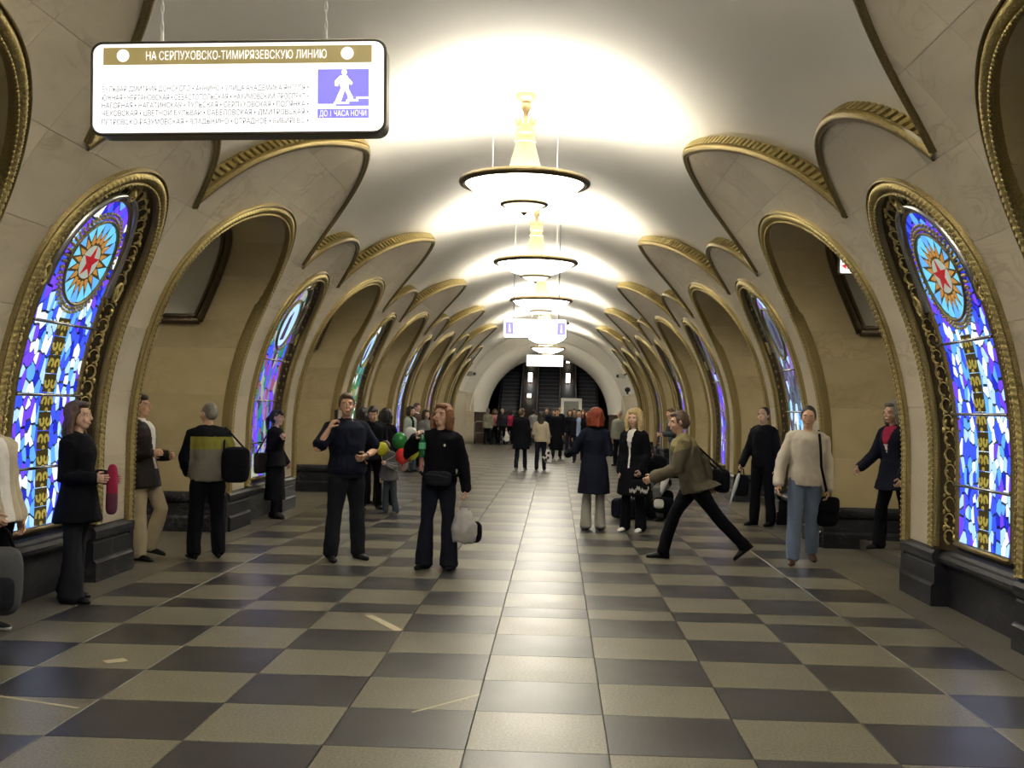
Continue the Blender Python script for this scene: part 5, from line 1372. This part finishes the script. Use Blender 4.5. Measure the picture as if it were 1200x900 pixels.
i15 = person(Vector((ps_.x+.02, ps_.y-.02, 0)), 1.68, -38, 'dark-haired person in black sitting bowed on a travel bag', 1, 'm', lean=34, head=(0, 24), legR=(82, 10, 88, 8), legL=(82, 12, 88, 8), armR=(D(-.20, -.55, -.9), D(.15, -.9, -.5)), armL=(D(.20, -.55, -.9), D(-.15, -.9, -.5)), top=dict(mat='black', infl=.03, hem=.9, paint=[(lambda q: abs(q.x) > .20 and q.z < 1.22, 'white_cloth')]), bottom=dict(mat='grey_cloth'), hair=('short', 'hair_black'))
g = i15['gL']; t = thing('sports_bag', (g.x+.10, g.y-.10, g.z-.22), 'black and white bag in the lap of the seated person', 'bag', -15)
soft_box(.32, .16, .24, .5).build('body', 'black', t, True); q = soft_box(.18, .17, .16, .6); q.v = [(x-.05, y-.01, z+.06) for x, y, z in q.v]; q.build('white_panel', 'white_cloth', t, True)
person(fl_(789, 560), 1.74, -75, 'person in blue denim jacket leaning by the right wall beyond the running man', 0, 'm', lean=8, top=dict(mat='denim_jacket', infl=.03), armR=(D(-.2, -.3, -1), D(.2, -1, .1)), armL=(D(.2, -.3, -1), D(-.2, -1, .1)), bottom=dict(mat='grey_cloth'), hair=('short', 'hair_brown'))

# striding man
i16 = person(fl_(812, 657), 1.77, -94, 'man in brown-olive jacket and black trousers striding across with arm stretched forward', 2, 'm', lean=17, head=(4, -10), legR=(31, 2, 16, 4), legL=(-36, 2, 8, 4), footpitch=(0, 38), armL=(D(.10, -.62, -.85), D(-.05, -1, -.12)), armR=(D(-.12, .55, -.85), D(0, .05, -1)), curlL=.9,
             top=dict(mat='olive_pale'), coat=dict(mat='olive_jacket', hem=.80, flare=.05, infl=.040, name='jacket', fold=.014, collar=.03, sway=(0, .10), paint=[(lambda q: q.z > 1.33, 'olive_pale')]), bottom=dict(mat='black'), hair=('short', 'hair_brown'))
s = i16['sR']; c = i16['tor'](-.05, .30, .88)
shoulder_bag(c-Vector((0, 0, .14)), (.34, .12, .26), 'black', 'black satchel swinging behind the striding man', -80, i16['tor'](-.12, .05, 1.44), 'satchel')

# man in black with umbrella
i17 = person(fl_(893, 616), 1.76, -46, 'man in black jacket and trousers with folded umbrella beside the right wall', 2, 'm', head=(10, 2), legR=(3, 3, 2, 10), legL=(-2, 3, 2, 6), armR=(D(-.16, -.30, -1), D(-.05, -.60, -.9)), armL=(D(.14, .1, -1), D(0, 0, -1)), curlR=1.2,
             top=dict(mat='black'), coat=dict(mat='black', hem=.86, infl=.024, name='jacket', collar=.035), bottom=dict(mat='black', wide=.01), hair=('crop', 'hair_dark'))
g = i17['gR']; t = thing('folded_umbrella', g, 'folded pale umbrella pointing down from the hand of the man in black', 'umbrella', 0)
e = Vector((-.16, -.10, -.52)); q = MB(); q.tube([e*-.05, e*.12], .014, 8); q.build('handle', 'black', t, True); q = MB(); q.tube([e*.12, e*.2, e*.5, e*.9, e], [.012, .026, .030, .012, .004], 10); q.build('furled_canopy', 'newsprint', t, True)
t = thing('document_case', (g.x+.02, g.y+.06, g.z-.40), 'black document case hanging behind the folded umbrella', 'bag', -50); soft_box(.26, .07, .32, .4).build('body', 'black', t, True); q = MB(); q.tube([(-.06, 0, .31), (-.04, 0, .40), (.04, 0, .40), (.06, 0, .31)], .009, 6); q.build('handle', 'black', t, True)

# man in cream sweater
i18 = person(fl_(942, 661), 1.76, -8, 'balding man in cream sweater and blue jeans walking with a black shoulder bag', 2, 'm', side=2, head=(-6, 4), legR=(8, 3, 6, 10), legL=(-12, 1, 14, 8), footpitch=(0, 14), armR=(D(-.34, -.12, -1), D(-.14, -.42, -1)), armL=(D(.22, .16, -1), D(.06, -.14, -1)), curlR=.7, curlL=.8,
             top=dict(mat='cream', hem=.87, infl=.030, name='sweater', fold=.013), bottom=dict(mat='jeans', wide=.012), hair=('balding', 'hair_dark'), shoes='shoe_brown')
s = i18['sL']; c = Vector((i18['gL'].x+.03, i18['gL'].y+.08, i18['gL'].z-.34))
t = thing('shoulder_bag', c, 'black shoulder bag on a long strap beside the man in the cream sweater', 'bag', 10)
soft_box(.26, .11, .33, .5).build('body', 'black', t, True); q = soft_box(.25, .05, .18, .45); q.v = [(x, y-.045, z+.15) for x, y, z in q.v]; q.build('flap', 'black', t, True)
A = Matrix.Rotation(-math.radians(10), 3, 'Z'); pts = [A @ (w3-c) for w3 in (i18['tor'](.10, .14, 1.30), i18['tor'](.125, .05, 1.485), i18['tor'](.125, -.10, 1.42), i18['tor'](.135, -.170, 1.30), i18['tor'](.15, -.180, 1.10), i18['tor'](.19, -.150, .95))]
q = MB(); q.tube(pts + [Vector((.0, -.03, .30))], .014, 6); q.build('strap', 'black', t, True)

# woman stepping out of the right passage
i19 = person(fl_(1047, 644, .115), 1.72, -58, 'woman in long dark jacket and red top stepping out of the right passage', 2, 'f', lean=3, head=(-6, 4), legR=(12, 2, 8, 6), legL=(-10, 2, 22, 6), footpitch=(0, 25), armR=(D(-.20, -.45, -1), D(-.10, -.85, -.55)), armL=(D(.18, .05, -1), D(-.02, -.50, -.9)), curlR=.6, curlL=.9,
             top=dict(mat='red_cloth', paint=[(lambda q: q.z < 1.24, 'white_cloth')]), coat=dict(mat='navy', hem=.72, flare=.04, infl=.030, name='jacket', paint=[(lambda q: q.y < -.04 and abs(q.x) < max(0, q.z-1.16)*.30, 'red_cloth'), (lambda q: q.y < -.04 and abs(q.x) < max(0, q.z-1.16)*.30 and q.z < 1.26, 'white_cloth')]), bottom=dict(mat='black', flare=.02), hair=('bob', 'hair_grey'), skin='skin_pale')

# far people
def far(px, py, H, rot, label, **kw):
    return person(fl_(px, py), H, rot, label, 0, **kw)
a = far(571, 521, 1.60, 180, 'grey-haired person in pale moss jacket seen from behind near the end arch', sex='f', top=dict(mat='moss', infl=.05, hem=.80), bottom=dict(mat='black'), hair=('short', 'hair_grey'))
a.get('root')
b1 = person(fl_(588, 521), 1.62, 20, 'grey-haired man in dark jacket carrying a white bag by the escalators', 0, 'm', top=dict(mat='charcoal', infl=.035), bottom=dict(mat='black'), hair=('short', 'hair_silver'))
carrier(b1['gL'], .30, .14, .45, 'white_cloth', 'plain white carrier bag of the grey-haired man by the escalators', 0)
far(579, 520.5, 1.58, 190, 'person in red jacket half hidden behind the pale moss jacket', sex='f', top=dict(mat='pinkish', infl=.03), bottom=dict(mat='black'), hair=('bob', 'hair_brown'))
far(597, 520, 1.55, 160, 'person in rose top close to the escalators', sex='f', top=dict(mat='red_cloth', infl=.03), bottom=dict(mat='black'), hair=('bob', 'hair_dark'))
far(610, 551, 1.66, 172, 'man in long black overcoat walking away down the hall', sex='m', head=(-18, 0), legR=(6, 2, 4, 6), legL=(-6, 2, 6, 6), top=dict(mat='black'), coat=dict(mat='black', hem=.60, flare=.045, infl=.035, name='overcoat', collar=.05), bottom=dict(mat='dark_denim'), hair=('short', 'hair_brown'), shoes='grey_cloth')
b2 = person(fl_(633, 551), 1.56, 178, 'woman with dark hair in hooded beige jacket walking away', 1, 'f', legR=(5, 2, 3, 6), legL=(-4, 2, 4, 6), armL=(D(.25, 0, -1), D(.1, -.8, -.3)), armR=(D(-.22, .02, -1), D(-.02, -.1, -1)), curlR=1.2, top=dict(mat='beige', infl=.04, hem=.86, name='jacket', collar=.03), bottom=dict(mat='dark_denim'), hair=('long', 'hair_dark'))
carrier(b2['gR'], .26, .12, .36, 'white_cloth', 'white carrier bag with dark spots in the hand of the beige-jacket woman', 0, None, [(-.2, .5), (.1, .35), (.15, .7), (-.1, .2)])
far(725, 546, 1.66, -30, 'balding silver-haired man in moss jacket and dark trousers', sex='m', girth=1.1, top=dict(mat='moss', infl=.04, hem=.84), bottom=dict(mat='black'), hair=('balding', 'hair_silver'))
crowd = [(652, 537.5, 1.68, 0, 'person in ankle-length black robe-like coat walking towards the hall', 'm', 'black', 'hair_dark', .30), (667, 531, 1.64, 5, 'woman with light brown hair in black jacket among the arrivals', 'f', 'black', 'hair_brown', None), (677.5, 542, 1.66, -5, 'man in open black jacket over blue shirt walking towards the hall', 'm', 'black', 'hair_dark', None),
         (640, 526, 1.70, 5, 'man in dark blue jacket behind the beige-jacket woman', 'm', 'navy', 'hair_brown', None), (648, 525, 1.62, 0, 'woman in grey jacket behind the long-coated person', 'f', 'grey_cloth', 'hair_dark', None), (687, 534, 1.60, -8, 'woman in charcoal jacket beside the blue-shirted man', 'f', 'charcoal', 'hair_dark', None), (694, 545, 1.60, 185, 'woman in black with brown hair beside the redhead', 'f', 'black', 'hair_brown', None), (655, 523, 1.72, 0, 'fair-haired man in black among the arrivals by the booth', 'm', 'black', 'hair_blond', None), (672, 524, 1.68, 0, 'man in brown jacket in front of the booth', 'm', 'brown_cloth', 'hair_dark', None), (682, 526, 1.62, 4, 'woman in plum jacket near the booth', 'f', 'plum_cloth', 'hair_auburn', None), (625, 523, 1.62, 170, 'person in grey by the middle escalator', 'm', 'grey_cloth', 'hair_dark', None)]
for px, py, H, rot, lb, sx, mt, hr, hem in crowd:
    pt = [(lambda q: q.y < -.04 and abs(q.x) < .06, 'blue_shirt')] if 'blue shirt' in lb else None
    person(fl_(px, py), H, rot, lb, 0, sx, legR=(10, 3, 6, 6), legL=(-8, 3, 8, 6), top=dict(mat=mt), coat=dict(mat=mt, hem=hem or .84, flare=.03 if hem else 0, infl=.03, name='coat' if hem else 'jacket', paint=pt), bottom=dict(mat='dark_denim'), hair=('short' if sx == 'm' else 'bob', hr))
bpy.data.scenes.remove(TMP)
# ------------------------------------------------------------------ pieces of parts go one level deeper
SUB = {'crown': 'collar', 'finial': 'lower_bowl', 'lamp_ring': 'bowl', 'zip_tab': 'front_pocket', 'label_band': 'body', 'cap': 'body', 'screen': 'body', 'dial': 'strap', 'knot': 'skin', 'white_pattern': 'body', 'zip': 'body', 'band': 'body', 'flap': 'body',
       'white_panel': 'body', 'printed_spots': 'body', 'lamp_shade': 'lamp_stem', 'pictogram_head': 'pictogram_panel', 'pictogram_body': 'pictogram_panel', 'pictogram_arm': 'pictogram_panel', 'pictogram_leg': 'pictogram_panel', 'pictogram_stairs': 'pictogram_panel',
       'header_text': 'header_band', 'line_disc': 'header_band', 'caption_text': 'caption_panel', 'figure': 'blue_square', 'carving': 'carved_band', 'cartouche': 'carved_band', 'bead_row': 'rope_moulding', 'medallion_beads': 'medallion_rim', 'petal_pane': 'medallion_ground', 'ray_pane': 'medallion_ground',
       'disc_pane': 'medallion_ground', 'star_pane': 'medallion_ground', 'handrail': 'balustrade', 'rail_trim': 'balustrade', 'lens': 'housing', 'shirt_logo': 'sweatshirt', 'sole': 'shoe', 'leaf_blocks': 'cove', 'red_arrow': 'lit_face'}
base_name = lambda o: o.name.split('.')[0]
centre = lambda o: sum((Vector(c) for c in o.bound_box), Vector((0, 0, 0)))/8
for root in [o for o in bpy.data.objects if o.parent is None]:
    kids = list(root.children)
    if len(kids) < 2 or len(kids) > 400: continue
    by = {}
    for c in kids: by.setdefault(base_name(c), []).append(c)
    for c in kids:
        t = SUB.get(base_name(c))
        if t in by:
            c.parent = min(by[t], key=lambda q: (centre(q)-centre(c)).length)
